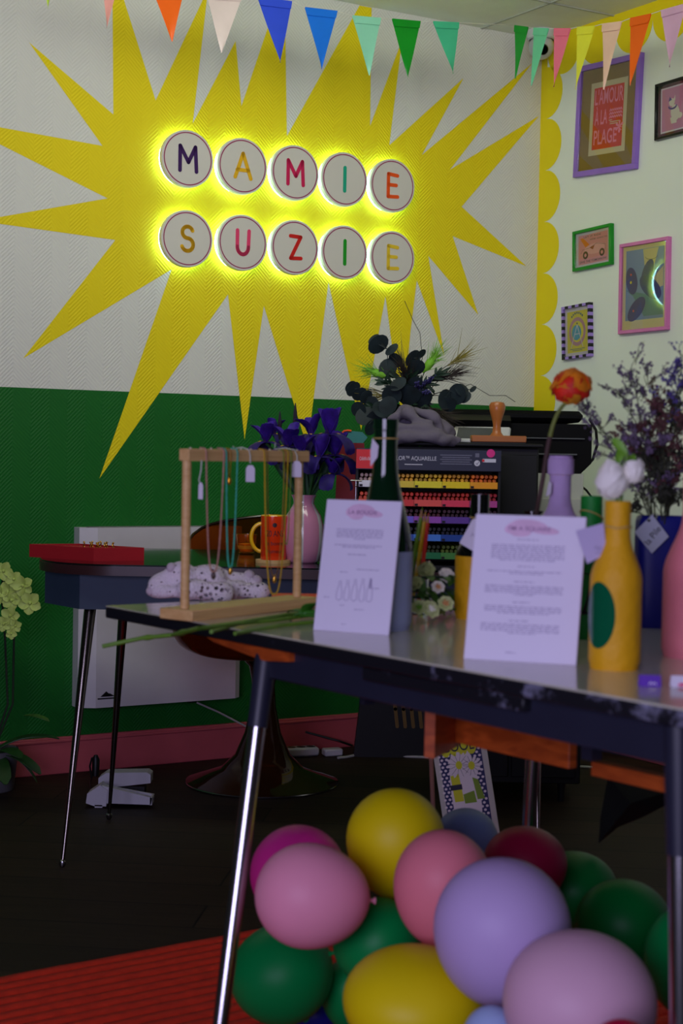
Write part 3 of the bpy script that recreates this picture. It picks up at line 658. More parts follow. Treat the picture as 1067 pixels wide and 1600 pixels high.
# ================================================================== AMBER CHAIR
m_amber = mat('smoky_amber_acrylic', (150, 72, 20), .06, trans=.92, var=0, ior=1.15); m_abrim = mat('amber_rim', (28, 14, 8), .12, var=0)
m_smoke = mat('smoky_brown_acrylic', (96, 58, 30), .05, trans=.75, var=0, ior=1.3)
ccx, ccy = at(410, 1240, 5.02).x, 4.98
chair = thing('pedestal_chair', 'transparent smoky amber bucket armchair on a trumpet pedestal behind the desk', 'chair', (ccx, ccy, 0))
t = MB(); prof = [(.235, .003), (.237, .008), (.20, .02), (.13, .045), (.085, .09), (.055, .16), (.038, .24), (.033, .31), (.045, .37), (.08, .405), (.10, .412)]
t.lathe(prof, 48); t.build('pedestal', m_smoke, chair, solid=.004)
t = MB(); t.tube([(.236 * math.cos(2 * PI * i / 48), .236 * math.sin(2 * PI * i / 48), .005) for i in range(49)], .004, 8); t.build('base_ring', m_chrome, chair)
vs, fs, rim = [], [], []
n1, n2 = 48, 14
sh = -.05
for i in range(n1 + 1):
    a = 2 * PI * i / n1
    bk = max(0, math.sin(a)) if True else 0               # +y is the back
    top = .60 + .235 * (.5 + .5 * math.tanh((math.sin(a) - .25) * 3)) * (1 - .12 * abs(math.cos(a))) - .13 * (.5 - .5 * math.tanh((math.sin(a) + .6) * 5))
    R0 = .255 + .02 * math.cos(2 * a)
    for j in range(n2 + 1):
        s_ = j / n2; r = R0 * math.sin(PI / 2 * min(1, s_ * 1.5)) ** .8; z = .413 + (top - .413) * max(0, (s_ - .25) / .75) ** 1.6
        vs.append((r * math.cos(a) * 1.02, r * math.sin(a) + sh, z))
    rim.append(vs[-1])
for i in range(n1):
    for j in range(n2): k = i * (n2 + 1) + j; fs.append((k, k + 1, k + n2 + 2, k + n2 + 1))
t = MB(); t.add(vs, fs); t.build('seat_shell', m_amber, chair, solid=.005, angle=80)
t = MB(); t.tube(rim, .005, 8); t.build('shell_rim', m_abrim, chair)

# ================================================================== PRINTER CABINET, BLACK CABINET, PENCIL RACK
m_wcab = mat('white_cabinet_laminate', (190, 192, 180), .5, var=.03)
ctop = at(913, 740, 4.75)
wc = thing('white_cabinet', 'plain white storage cabinet carrying the black printer', 'cabinet', ((at(700, 740, 4.75).x + ctop.x) / 2, 4.97, 0))
ww = ctop.x - at(700, 740, 4.75).x
wc.location.z = .76
t = MB(); t.box((0, 0, (ctop.z - .76) / 2), (ww, .42, ctop.z - .76), bev=.003); t.build('carcass', m_wcab, wc)
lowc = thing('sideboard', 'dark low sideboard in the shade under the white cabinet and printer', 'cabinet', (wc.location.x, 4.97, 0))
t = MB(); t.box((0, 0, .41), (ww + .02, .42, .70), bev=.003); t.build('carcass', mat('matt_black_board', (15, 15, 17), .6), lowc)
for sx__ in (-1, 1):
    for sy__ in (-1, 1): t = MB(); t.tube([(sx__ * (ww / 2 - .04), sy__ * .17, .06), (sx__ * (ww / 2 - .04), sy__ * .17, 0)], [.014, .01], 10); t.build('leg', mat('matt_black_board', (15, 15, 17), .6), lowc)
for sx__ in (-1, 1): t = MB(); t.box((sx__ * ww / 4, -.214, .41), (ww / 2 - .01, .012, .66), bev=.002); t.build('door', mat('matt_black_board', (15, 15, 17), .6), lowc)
for k, (za, zb) in enumerate(((.006, ctop.z - .76 - .075),)):
    t = MB(); t.box((0, -.217, (za + zb) / 2), (ww - .012, .014, zb - za), bev=.002); d_ = t.build('door', m_wcab, wc)
    t = MB(); t.tube([(-ww / 2 + .05, -.232, zb - .03), (-ww / 2 + .13, -.232, zb - .03)], .004, 8); t.build('handle', m_bchrome, d_)
px0, px1 = at(688, 700, 4.8).x, at(921, 700, 4.8).x
pz1 = at(800, 640, 4.8).z; pz0 = ctop.z
pr = thing('printer', 'big black office printer on the white cabinet in the corner', 'printer', ((px0 + px1) / 2, 4.96, pz0)); pw_ = px1 - px0; ph_ = pz1 - pz0
m_prn = mat('printer_black_plastic', (8, 8, 9), .6, var=.04, spec=.15)
t = MB(); t.prism([(-pw_ / 2, .0), (pw_ / 2 - .03, 0), (pw_ / 2, .03), (pw_ / 2, ph_ * .78), (-pw_ / 2, ph_ * .78)], (0, -.2, 0), EX, EZ, EY, .4); t.build('body', m_prn, pr, angle=20)
t = MB(); t.box((-.01, 0, ph_ * .9), (pw_ - .03, .38, ph_ * .18), bev=.012); t.build('lid', m_prn, pr)
t = MB(); t.box((0, -.205, ph_ * .3), (pw_ * .8, .02, .004)); t.box((0, -.203, ph_ * .55), (pw_ * .9, .012, .003)); t.build('paper_slot', mat('grey_plastic', (90, 92, 95), .5), pr)
t = MB(); t.box((-.12, -.19, ph_ * .82), (.2, .06, .03), R=Matrix.Rotation(.5, 3, 'X')); t.build('control_panel', m_dark, pr)
m_cable = mat('black_cable', (10, 10, 11), .5)
c0 = at(921, 655, 4.9)
t = MB(); t.tube([at(921, 655, 4.95) - c0, at(931, 672, 4.97) - c0, at(933, 695, 4.98) - c0, at(926, 718, 4.98) - c0, at(912, 733, 5.02) - c0], .0045, 8)
single(t, 'power_cable', m_cable, 'black cable looping down from the right side of the printer', 'cable', c0)
c0 = at(913, 762, 5.0)
t = MB(); t.tube([at(905, 757, 5.03) - c0, at(916, 766, 4.99) - c0, at(925, 778, 4.99) - c0, at(928, 800, 5.0) - c0, at(926, 900, 5.0) - c0], .0035, 8)
single(t, 'power_cable', m_cable, 'thin black cable coming out behind the white cabinet near the green bottle', 'cable', c0)
# black desktop unit behind the pencil display
bx0, bx1 = at(600, 700, 4.3).x, at(842, 700, 4.3).x; bz = at(800, 693, 4.3).z
bw = bx1 - bx0; bh = bz - DZ
m_mb = mat('matt_black_board', (12, 12, 14), .65, var=.04, spec=.15)
bc = thing('black_cabinet', 'matt black desktop cabinet behind the pencil display, cloth and stamp on top', 'cabinet', ((bx0 + bx1) / 2, 4.45, DZ))
t = MB(); t.box((0, 0, bh / 2 - .006), (bw, .3, bh - .012), bev=.003); t.build('carcass', m_mb, bc)
t = MB(); t.box((0, -.005, bh - .005), (bw + .02, .32, .01), bev=.003); t.build('top_board', m_mb, bc)
for s_ in (-1, 1):
    t = MB(); t.box((s_ * bw / 4, -.154, bh / 2), (bw / 2 - .01, .01, bh - .06), bev=.002); t.build('door', m_mb, bc)

# ---- pencil display
RY = 4.04
rx0, rx1 = at(556, 750, RY).x, at(782, 750, RY).x; rz1 = at(660, 702, RY).z
rw = rx1 - rx0; rh = rz1 - DZ
rack = thing('pencil_display', 'black tiered watercolour pencil display with a dark header board on the desk', 'display', ((rx0 + rx1) / 2, RY, DZ))
t = MB(); t.box((-rw / 2 + .003, .09, rh / 2), (.006, .18, rh)); t.box((rw / 2 - .003, .09, rh / 2), (.006, .18, rh)); t.box((0, .177, rh / 2), (rw, .006, rh)); t.box((0, .09, .004), (rw, .18, .008)); t.box((0, .09, rh - .003), (rw, .18, .006))
t.build('case', m_mb, rack, smooth=False)
hz = at(660, 735, RY).z - DZ
ms = [mat('display_navy_board', (42, 46, 66), .45, var=.03), mat('display_red_board', (225, 40, 42), .5, var=0), mat('display_print_white', (215, 215, 225), .5, var=0), mat('display_print_grey', (110, 112, 130), .5, var=0), mat('display_sticker_pink', (235, 50, 140), .5, var=0)]
t = MB(); t.box((0, -.002, (rh + hz) / 2), (rw, .012, rh - hz), bev=.001); t.build('header_board', ms[0], rack)
t = MB(); hm = (rh + hz) / 2; hh2 = rh - hz
def hx_(px): return at(px, 720, RY).x - (rx0 + rx1) / 2
t.m = 1; t.box((hx_(571), -.0085, hm), (hx_(586) - hx_(557), .001, hh2 * .9))
t.m = 2; t.text("CARAN d'ACHE", (hx_(571) + .003, -.0093, hm), EX, EZ, .013, 0, width=.036)
t.text('SUPRACOLOR™ AQUARELLE', (hx_(634), -.0085, hm + .003), EX, EZ, .0145, 0, width=hx_(683) - hx_(588)); t.box((hx_(646), -.0085, hm - .012), (.045, .0004, .002))
t.m = 3
for k in range(5): t.box((hx_(712), -.0085, hm + .013 - .0055 * k), (.08 - .01 * (k % 2), .0006, .0024))
t.box((hx_(745), -.0085, hm + .014), (.01, .0006, .01))
t.m = 2; t.lathe([(0, 0), (.0075, 0)], 20, o=(hx_(745), -.009, hm - .006), R=Matrix.Rotation(PI / 2, 3, 'X')); t.box((hx_(764), -.0085, hm + .001), (.033, .001, .009))
t.m = 3; t.stroke([(-.003, 0), (0, -.003), (.004, .004)], .0014, (hx_(745), -.0095, hm - .006), EX, EZ, -EY, .0002)
t.m = 1; t.box((hx_(754.5), -.0092, hm + .001), (.006, .001, .006))
t.m = 4; t.lathe([(0, 0), (.0105, 0)], 24, o=(hx_(766), -.0095, hm + .0195), R=Matrix.Rotation(PI / 2, 3, 'X'))
t.build('header_print', ms, rack, smooth=False)
ROWS = [(757, [(232, 232, 240), (235, 205, 60), (240, 225, 40), (245, 215, 0), (250, 165, 10)], [(205, 170, 150), (222, 160, 20), (225, 180, 15), (230, 165, 10), (235, 115, 10)]),
        (786, [(235, 90, 40), (225, 60, 60), (240, 90, 80), (235, 60, 90), (190, 70, 150)], [(225, 75, 10), (205, 50, 20), (190, 40, 25), (185, 45, 25), (160, 30, 40)]),
        (812, [(150, 60, 120), (120, 100, 220), (160, 80, 190), (100, 60, 160), (80, 60, 170)], [(100, 30, 45), (85, 28, 38), (75, 25, 32), (60, 24, 34), (52, 22, 36)]),
        (840, [(60, 60, 140), (50, 80, 180), (70, 130, 225), (20, 70, 160), (10, 60, 120)], [(30, 30, 55), (30, 30, 42), (28, 28, 36), (22, 28, 42), (20, 30, 50)]),
        (868, [(10, 90, 90), (110, 180, 160), (20, 120, 70), (70, 140, 60), (110, 150, 60)], [(30, 70, 40), (50, 70, 20), (45, 60, 22), (90, 110, 20), (110, 110, 20)])]
pm = {}
def pencil_mesh(c3):
    if c3 in pm: return pm[c3]
    t = MB(); r_ = .0055; L_p = .16
    t.m = 0; t.tube([(0, 0, 0), (0, L_p, 0)], r_, 6)
    t.m = 0; t.tube([(0, 0, 0), (0, -.004, 0)], [r_, r_ * .8], 6)
    me_o = t.build('tmp', [mat('pencil_%d_%d_%d' % c3, c3, .35, var=0)], smooth=False); me = me_o.data; bpy.data.objects.remove(me_o); me.name = 'coloured_pencil'; pm[c3] = me; return me
CN = {0: 'top yellow', 1: 'red', 2: 'plum', 3: 'dark blue', 4: 'green'}
for ri, (py, strip, pens) in enumerate(ROWS):
    zc_ = at(660, py, RY).z - DZ
    t = MB(); t.box((0, .085, zc_ + .003), (rw - .014, .17, .005)); sh_ = t.build('shelf', m_mb, rack, smooth=False)
    n_ = 5; wS = (rw - .014) / n_
    for k in range(n_):
        t = MB(); t.box((-rw / 2 + .007 + wS * (k + .5), .0, zc_), (wS - .0008, .003, .0165)); t.build('colour_label', mat('label_%d_%d_%d' % strip[k], strip[k], .5, var=0), sh_, smooth=False)
        t = MB(); t.box((-rw / 2 + .007 + wS * k + .006, -.002, zc_ - .0045), (.008, .001, .0055)); t.build('number_tab', m_mb, sh_, smooth=False)
    for k in range(n_):
        for j in range(12):
            o = bpy.data.objects.new('coloured_pencil', pencil_mesh(pens[k])); COL.objects.link(o)
            r3 = j // 6
            o.location = (rack.location.x - rw / 2 + .007 + wS * k + wS * ((j % 6) + .5 + .22 * (r3 % 2)) / 6.2, RY + .012 + random.uniform(-.008, .008), DZ + zc_ + .0112 + .0102 * r3)
            tag(o, 'coloured pencils seen end-on in the %s compartment of the %s row' % (['leftmost', 'second', 'middle', 'fourth', 'rightmost'][k], CN[ri]), 'pencil', 'pencils in the %s compartment of the %s row' % (['leftmost', 'second', 'middle', 'fourth', 'rightmost'][k], CN[ri]))
# ================================================================== DESK ITEMS
m_redv = mat('red_velvet', (168, 12, 26), .75, var=.06); m_gold = mat('gold', (215, 165, 70), .25, metal=1, var=0)
def ondesk(px, py): return onz(px, py, DZ)
ta, tb_, tc_ = onz(146, 874, DZ), onz(225, 873, DZ), onz(92, 868, DZ)
traw = .23; a0 = onz(148, 877, DZ)
tray = thing('jewellery_tray', 'square red velvet jewellery tray at the left end of the dark desk', 'tray', onz(159, 869, DZ), rz=-.32)
# outer size from the photo: left corner, near corner, right corner
ex_ = onz(225, 876, DZ) - onz(146, 877, DZ); ey_ = onz(92, 869, DZ) - onz(146, 877, DZ)
tx, ty = .14, .15
tray.location = onz(146, 877, DZ); tray.rotation_euler = (0, 0, .05); hgt = .034
tw_, td_ = ex_.length, .2
ey_dir = ey_.normalized(); tray.rotation_euler = (0, 0, math.atan2(ex_.y, ex_.x))
sk_ = -.0 + 0.10
def tp(x, y): return (x * tw_ + y * (ey_.x), y * (.19))
t = MB()
def quadprism(a, b, z0, z1): t.prism([tp(a[0], a[1]), tp(b[0], a[1]), tp(b[0], b[1]), tp(a[0], b[1])], (0, 0, z0), EX, EY, EZ, z1 - z0)
quadprism((0, 0), (1, 1), 0, .006); quadprism((0, 0), (1, .06), .006, hgt); quadprism((0, .94), (1, 1), .006, hgt); quadprism((0, .06), (.06, .94), .006, hgt); quadprism((.94, .06), (1, .94), .006, hgt)
t.build('tray_box', m_redv, tray, smooth=False)
t = MB()
for k in range(6): t.tube([(*tp(.08, .14 + .14 * k), .022), (*tp(.92, .14 + .14 * k), .022)], .0085, 10)
t.build('ring_cushion', m_redv, tray)
for k in range(9):
    x, y = (.42 + .055 * k, .28 + .14 * (k % 3)); c_ = tp(x, y); t = MB(); R = Matrix.Rotation(PI / 2 + random.uniform(-.3, .3), 3, 'Y')
    t.tube([R @ Vector((.008 * math.cos(2 * PI * i / 14), .008 * math.sin(2 * PI * i / 14), 0)) for i in range(15)], .0013, 6)
    t.ball((0, 0, .009), .0028, 8)
    p_ = tray.matrix_basis @ Vector((c_[0], c_[1], .033)); z_ = tray.rotation_euler[2]
    p_ = tray.location + Vector((c_[0] * math.cos(z_) - c_[1] * math.sin(z_), c_[0] * math.sin(z_) + c_[1] * math.cos(z_), .034))
    single(t, 'ring', m_gold, 'tiny gold rings standing in the red velvet jewellery tray', 'ring', p_, 'gold rings in the red tray')

# glass votive, mug on wooden coaster, striped vase
p_ = onz(385, 868, DZ); p_ = at(385, 868, 4.5); p_.z = DZ
m_gls = mat('clear_glass', (255, 250, 240), .02, trans=1, var=0, ior=1.3)
vot = thing('tealight_glass', 'small ribbed glass tealight holder with pale wax beside the orange mug', 'candle holder', p_)
t = MB(); t.lathe([(.016, 0), (.022, .002), (.028, .03), (.03, .055), (.027, .055), (.025, .03), (.019, .005), (0, .005)], 24); t.build('glass_cup', mat('amber_glass', (240, 150, 50), .03, trans=.9, var=0, ior=1.3), vot)
t = MB(); t.lathe([(0, .006), (.018, .006), (.0235, .02), (.0235, .028), (0, .03)], 24); t.build('wax', mat('cream_wax', (245, 238, 190), .4, var=.02, emit=0), vot)
t = MB(); t.tube([(0, 0, .028), (0, 0, .038)], .0012, 6); t.build('wick', m_black, vot)
pm_ = at(427, 866, 4.16); pm_.z = DZ
cst = MB(); cst.lathe([(0, 0), (.046, 0), (.046, .008), (0, .008)], 40); single(cst, 'coaster', wood('pine_wood', (226, 190, 128), (208, 166, 104), .5, (1, 6, 20), 4), 'round pale wooden coaster under the orange mug', 'coaster', pm_, angle=30)
mg = thing('mug', 'orange-red mug with yellow handle and handwriting, on a wooden coaster', 'mug', pm_ + EZ * .008)
mr_ = .034; mh_ = at(427, 806, 4.16).z - DZ - .008
t = MB(); t.lathe([(0, .003), (mr_ - .003, 0), (mr_, .004), (mr_, mh_)], 40); t.build('mug_body', mat('orange_glaze', (238, 62, 18), .15, var=.03, coat=.4), mg, angle=50)
t = MB(); t.lathe([(mr_, mh_), (mr_ - .001, mh_ + .002), (mr_ - .0035, mh_), (mr_ - .0035, .008), (0, .006)], 40); t.build('mug_lining', mat('yellow_glaze', (245, 190, 20), .15, var=.02, coat=.4), mg, angle=50)
t = MB(); t.tube([(-mr_ + .002 - .026 * math.sin(PI * i / 12), -.004 , mh_ * .5 + .036 * math.cos(PI * i / 12)) for i in range(13)], .0052, 10); t.build('handle', mat('yellow_glaze', (245, 190, 20), .15), mg)
t = MB()
for (s_, z, sz, wd_) in (('20 ANS', .60, .022, .046), ('la bonne', .38, .014, .046), ('humeur', .2, .014, .04)): 
    o0_ = len(t.v); t.text(s_, (0, 0, mh_ * z), EX, EZ, sz, 0, width=wd_)
    for i in range(o0_, len(t.v)):
        v = t.v[i]; a = v.x / mr_ + .15; t.v[i] = Vector(((mr_ + .0004) * math.sin(a), -(mr_ + .0004) * math.cos(a), v.z))
o0_ = len(t.v); t.lathe([(0, 0), (.006, 0)], 10, o=(.004, 0, mh_ * .8), R=Matrix.Rotation(PI / 2, 3, 'X'))
for i in range(o0_, len(t.v)):
    v = t.v[i]; a = v.x / mr_; t.v[i] = Vector(((mr_ + .0005) * math.sin(a), -(mr_ + .0005) * math.cos(a), v.z))
t.build('lettering', mat('dark_ink', (40, 18, 22), .5, var=0), mg, smooth=False)

vD = 4.18; vc = at(473, 879, vD); vc.z = DZ
vz = lambda py: at(473, py, vD).z - DZ
vr = lambda wpx: wpx * vD / FPX / 2
m_vase = mat('pink_white_glaze', (214, 150, 176), .14, var=0, coat=.5); nt = m_vase.node_tree; b = nt.nodes['Principled BSDF']
tc = nt.nodes.new('ShaderNodeTexCoord'); sx_ = nt.nodes.new('ShaderNodeSeparateXYZ'); at2 = nt.nodes.new('ShaderNodeMath'); at2.operation = 'ARCTAN2'
ml = nt.nodes.new('ShaderNodeMath'); ml.operation = 'MULTIPLY'; ml.inputs[1].default_value = 5; sn = nt.nodes.new('ShaderNodeMath'); sn.operation = 'SINE'
rr = nt.nodes.new('ShaderNodeValToRGB'); rr.color_ramp.elements[0].position = .18; rr.color_ramp.elements[1].position = .24; ml2 = nt.nodes.new('ShaderNodeMath'); ml2.operation = 'MULTIPLY_ADD'; ml2.inputs[1].default_value = .5; ml2.inputs[2].default_value = .5
rr.color_ramp.elements[0].color = lin((212, 208, 206)) + (1,); rr.color_ramp.elements[1].color = lin((210, 140, 168)) + (1,)
ph = nt.nodes.new('ShaderNodeMath'); ph.operation = 'ADD'; ph.inputs[1].default_value = .75
nt.links.new(tc.outputs['Object'], sx_.inputs[0]); nt.links.new(sx_.outputs[1], at2.inputs[0]); nt.links.new(sx_.outputs[0], at2.inputs[1]); nt.links.new(at2.outputs[0], ml.inputs[0]); nt.links.new(ml.outputs[0], ph.inputs[0]); nt.links.new(ph.outputs[0], sn.inputs[0]); nt.links.new(sn.outputs[0], ml2.inputs[0]); nt.links.new(ml2.outputs[0], rr.inputs[0]); nt.links.new(rr.outputs[0], b.inputs['Base Color'])
t = MB(); top_ = vz(773)
t.lathe([(0, 0), (vr(44), 0), (vr(52), .006), (vr(60), .03), (vr(64), vz(845)), (vr(62), vz(820)), (vr(54), vz(805)), (vr(38), vz(792)), (vr(32), vz(786)), (vr(34), vz(779)), (vr(40), top_), (vr(36), top_), (vr(30), vz(786)), (vr(30), vz(800)), (vr(50), vz(830)), (0, vz(850))], 48)
single(t, 'vase', m_vase, 'pink and white striped ceramic vase of purple irises on the desk', 'vase', vc, angle=60)

m_iris = mat('iris_petal', (54, 20, 138), .6, var=.3, nscale=60); m_iris2 = mat('iris_dark_petal', (34, 14, 98), .6, var=.3, nscale=60); m_stem = mat('green_stem', (40, 92, 38), .6, var=.25, nscale=30); m_ileaf = mat('iris_leaf', (24, 74, 34), .5, var=.25); m_iy = mat('iris_signal_yellow', (225, 180, 30), .6)
def iris(px, py, D_, s=1.0, label='', lean=0, bud=False):
    hd = at(px, py, D_); base = vc + EZ * .06 + Vector((random.uniform(-.012, .012), random.uniform(-.012, .012), 0))
    o = thing('iris', label, 'flower', base, group=None)
    tp_ = hd - base; neck = Vector((tp_.x * .25, tp_.y * .2, vz(773) - .06))
    pts = [Vector((0, 0, 0)), neck * .55, neck, neck.lerp(tp_, .5) + EZ * .012, tp_ - EZ * .035 * s]
    t = MB(); t.tube(pts, .0032, 8); t.build('stem', m_stem, o)
    t = MB()
    ld = (tp_ - neck).normalized()
    t.petal(neck * .9, Vector((ld.x + random.uniform(-.5, .5), random.uniform(-.3, .3), 1.2)), Vector((0, -1, .2)), .15, .018, .12); t.build('leaf', m_ileaf, o, angle=80, solid=.0008)
    c_ = tp_ - EZ * .032 * s; ph0 = random.uniform(0, 2)
    if bud:
        t = MB(); t.lathe([(.002, 0), (.006, .02), (.005, .05), (.001, .075)], 8, o=c_); t.build('bud', mat('dark_iris_bud', (30, 18, 40), .6), o); return
    for k in range(3):
        a = ph0 + 2 * PI * k / 3; dd = Vector((math.cos(a), math.sin(a), .45)); t = MB(); t.petal(c_, dd, EZ, .078 * s, .040 * s, .72, 9, -.3, .7); fallp = t.build('fall_petal', m_iris2, o, angle=80, solid=.0007)
        t = MB(); t.petal(c_ + EZ * .001, dd, EZ, .03 * s, .007 * s, .3, 5, .1); t.build('yellow_signal', m_iy, fallp, angle=80)
    for k in range(3):
        a = ph0 + PI / 3 + 2 * PI * k / 3; t = MB(); dd = Vector((math.cos(a) * .62, math.sin(a) * .62, 1)); t.petal(c_, dd, Vector((-math.cos(a), -math.sin(a), .2)), .062 * s, .036 * s, random.uniform(-.1, .22), 8, .55, .74); t.build('standard_petal', m_iris, o, angle=80, solid=.0007)
for k, (px, py, D_, s, lb_) in enumerate([(416, 672, 4.14, 1.0, 'purple iris leaning furthest left over the necklace stand'), (428, 664, 4.26, .8, 'purple iris half hidden behind the leftmost bloom'), (452, 676, 4.12, 1.15, 'wide purple iris second from the left, above the stand bar'),
        (486, 660, 4.2, 1.05, 'purple iris standing at the middle of the bunch'), (516, 655, 4.16, 1.25, 'tallest full purple iris on the right of the bunch'), (470, 690, 4.1, 1.0, 'purple iris low in front, just behind the wooden bar'), (500, 694, 4.12, 1.05, 'purple iris low on the right side of the bunch'),
        (524, 690, 4.18, 1.15, 'drooping purple iris at the right edge of the bunch'), (520, 722, 4.16, 1.0, 'lowest purple iris hanging down beside the vase')]):
    iris(px, py, D_, s, lb_)
iris(461, 655, 4.24, 1, 'closed dark iris bud rising above the middle blooms', bud=True); iris(437, 668, 4.2, 1, 'closed dark iris bud between the two left blooms', bud=True)

# red bag with teal leaf of tissue, tiny chrome stand
bgp = at(545, 880, 4.42); bgp.z = DZ
bag = thing('gift_bag', 'dark red gift bag with teal tissue between the irises and the pencil display', 'bag', bgp)
bh_ = at(545, 692, 4.42).z - DZ; m_bagr = mat('dark_red_paper', (120, 10, 26), .6, var=.08)
t = MB(); t.prism([(-.045, 0), (.045, 0), (.036, bh_), (-.036, bh_)], (0, -.035, 0), EX, EZ, EY, .07); t.build('bag_body', m_bagr, bag, smooth=False)
t = MB(); t.add([(-.034, 0, bh_ + .0), (-.022, -.02, bh_ + .034), (.03, -.012, bh_ + .03), (.045, -.01, bh_ + .016), (.03, -.02, bh_ - .004), (-.02, -.03, bh_ - .004)], [(0, 1, 2, 3, 4, 5)]); t.build('tissue', mat('teal_tissue', (18, 108, 112), .6, var=.1), bag, solid=.002)
t = MB(); t.tube([(-.026, -.02, bh_ + .026), (-.02, -.024, bh_ + .032), (-.01, -.022, bh_ + .034), (0, -.02, bh_ + .033)], .0028, 6); t.build('ribbon', mat('orange_ribbon', (250, 90, 30), .5), bag)
ep = at(554, 880, 4.0); ep = Vector((ep.x, 4.03, DZ)); eh = at(554, 751, 4.03).z - DZ
t = MB(); t.lathe([(0, 0), (.018, 0), (.018, .003), (.002, .005), (.002, eh)], 20)
for k in range(5): t.ball((0, 0, eh * (.3 + .16 * k)), .0035, 10)
t.tube([(-.014, 0, eh), (.014, 0, eh)], .0022, 8); single(t, 'earring_stand', m_chrome, 'tiny chrome earring stand left of the pencil display', 'stand', ep)

# ================================================================== ON THE BLACK CABINET: cloth, stamp, tablet, bouquet
topz = DZ + bh
sp_ = at(778, 689, 4.36); sp_.z = topz
st = thing('rubber_stamp', 'long wooden-handled rubber stamp standing on the black cabinet', 'stamp', sp_)
sw = (820 - 735) * 4.36 / FPX; m_block = wood('beech_block', (176, 106, 52), (158, 90, 42), .4, (1, 8, 8), 3); m_hand = wood('beech_handle', (186, 112, 54), (165, 92, 40), .3, (8, 8, 1), 3)
t = MB(); t.box((0, 0, .012), (sw, .06, .018), bev=.002); t.build('block', m_block, st)
t = MB(); t.box((0, 0, .0015), (sw - .004, .056, .003)); t.build('rubber', m_black, st)
zf = lambda py: at(778, py, 4.36).z - topz
t = MB(); t.lathe([(.019, .021), (.012, .03), (.0105, zf(665)), (.014, zf(655)), (.0205, zf(643)), (.0225, zf(634)), (.018, zf(629)), (0, zf(627))], 32, o=(-.004, 0, 0)); t.build('handle', m_hand, st, angle=50)
tbp = at(752, 684, 4.5); tbp.z = topz
tab = thing('card_terminal', 'white touch-screen terminal tilted behind the rubber stamp', 'terminal', tbp, rz=-.15)
R = Matrix.Rotation(.42, 3, 'X'); t = MB(); t.box((0, 0, .024), (.16, .1, .010), R=R, bev=.004); t.build('housing', mat('white_plastic', (205, 205, 210), .4), tab)
t = MB(); t.box(Vector((0, 0, .024)) + R @ Vector((-.01, 0, .0053)), (.115, .075, .001), R=R); t.build('screen', mat('grey_screen', (62, 66, 70), .1), tab)
t = MB(); t.box((0, .01, .008), (.08, .04, .016), bev=.003); t.build('foot', m_dark, tab)

m_cloth = mat('grey_linen', (104, 96, 110), .9, var=.08, bump=.2, bscale=400)
def crumple(w_, d_, h_, seed, nx=60, ny=40, fold=1.0):
    vs, fs = [], []
    for j in range(ny + 1):
        for i in range(nx + 1):
            u, v = i / nx * 2 - 1, j / ny * 2 - 1; rr_ = min(1, (u * u + v * v) ** .5)
            env = max(0, 1 - rr_ ** 2.4)
            p = Vector((u * 1.6 + seed, v * 1.6, seed * .7)); n_ = noise.noise(p * 1.3) ; q = abs(noise.noise(p * 2.6 + Vector((5, 2, 1)))) 
            rg_ = 1 - abs(math.sin((u * 2.3 + v * 1.1 + n_ * 2.2) * fold * 1.8))
            z = h_ * env ** .6 * (.45 + .35 * rg_ + .5 * n_ + .25 * q)
            an = math.atan2(v, u); e_ = 1 + .13 * math.sin(an * 5 + seed) + .07 * math.sin(an * 9 + 2 * seed)
            vs.append((u * w_ / 2 * e_, v * d_ / 2 * e_, max(.002, z)))
    for j in range(ny):
        for i in range(nx):
            k = j * (nx + 1) + i; us = [(abs((k2 % (nx + 1)) / nx * 2 - 1) ** 2 + abs((k2 // (nx + 1)) / ny * 2 - 1) ** 2) for k2 in (k, k + 1, k + nx + 2, k + nx + 1)]
            if max(us) <= 1.06: fs.append((k, k + 1, k + nx + 2, k + nx + 1))
    return vs, fs
cpos = at(652, 697, 4.3); cpos.z = topz
t = MB()
# bunched tea towel: thick rolled folds
def fold_roll(t, pts, r):
    pts = [Vector(p) for p in pts]; n = len(pts)
    dense = []
    for i in range(n - 1):
        for k in range(6): dense.append(pts[i].lerp(pts[i + 1], k / 6))
    dense.append(pts[-1])
    for _ in range(4): dense = [dense[0]] + [(dense[i - 1] + dense[i] * 2 + dense[i + 1]) / 4 for i in range(1, len(dense) - 1)] + [dense[-1]]
    t.tube(dense, [r * (.75 + .35 * math.sin(i * .55) * .5 + .2 * math.sin(PI * i / (len(dense) - 1))) for i in range(len(dense))], 14)
def cp(px, py, D_=4.3): return at(px, py, D_) - cpos
fold_roll(t, [cp(596, 688), cp(640, 682, 4.25), cp(680, 684, 4.25), cp(714, 692, 4.3)], .019)
fold_roll(t, [cp(598, 678, 4.3), cp(625, 668, 4.27), cp(655, 668, 4.26), cp(690, 680, 4.28), cp(716, 692, 4.3)], .017)
fold_roll(t, [cp(604, 676, 4.34), cp(614, 654, 4.32), cp(634, 640, 4.32), cp(642, 650, 4.29), cp(656, 664, 4.28), cp(676, 664, 4.28)], .02)
fold_roll(t, [cp(640, 642, 4.34), cp(655, 644, 4.32), cp(676, 648, 4.32), cp(686, 662, 4.32), cp(692, 684, 4.32)], .016)
fold_roll(t, [cp(602, 686, 4.36), cp(640, 666, 4.36), cp(680, 669, 4.36), cp(704, 688, 4.36)], .036)
t.ball(cp(640, 672, 4.36), .05, 16); t.ball(cp(672, 676, 4.35), .045, 16); t.ball(cp(615, 682, 4.35), .04, 16)
o = t.build('tea_towel', m_cloth, angle=180); o.location = cpos
rm = o.modifiers.new('merge folds', 'REMESH'); rm.mode = 'VOXEL'; rm.voxel_size = .0035; rm.use_smooth_shade = True
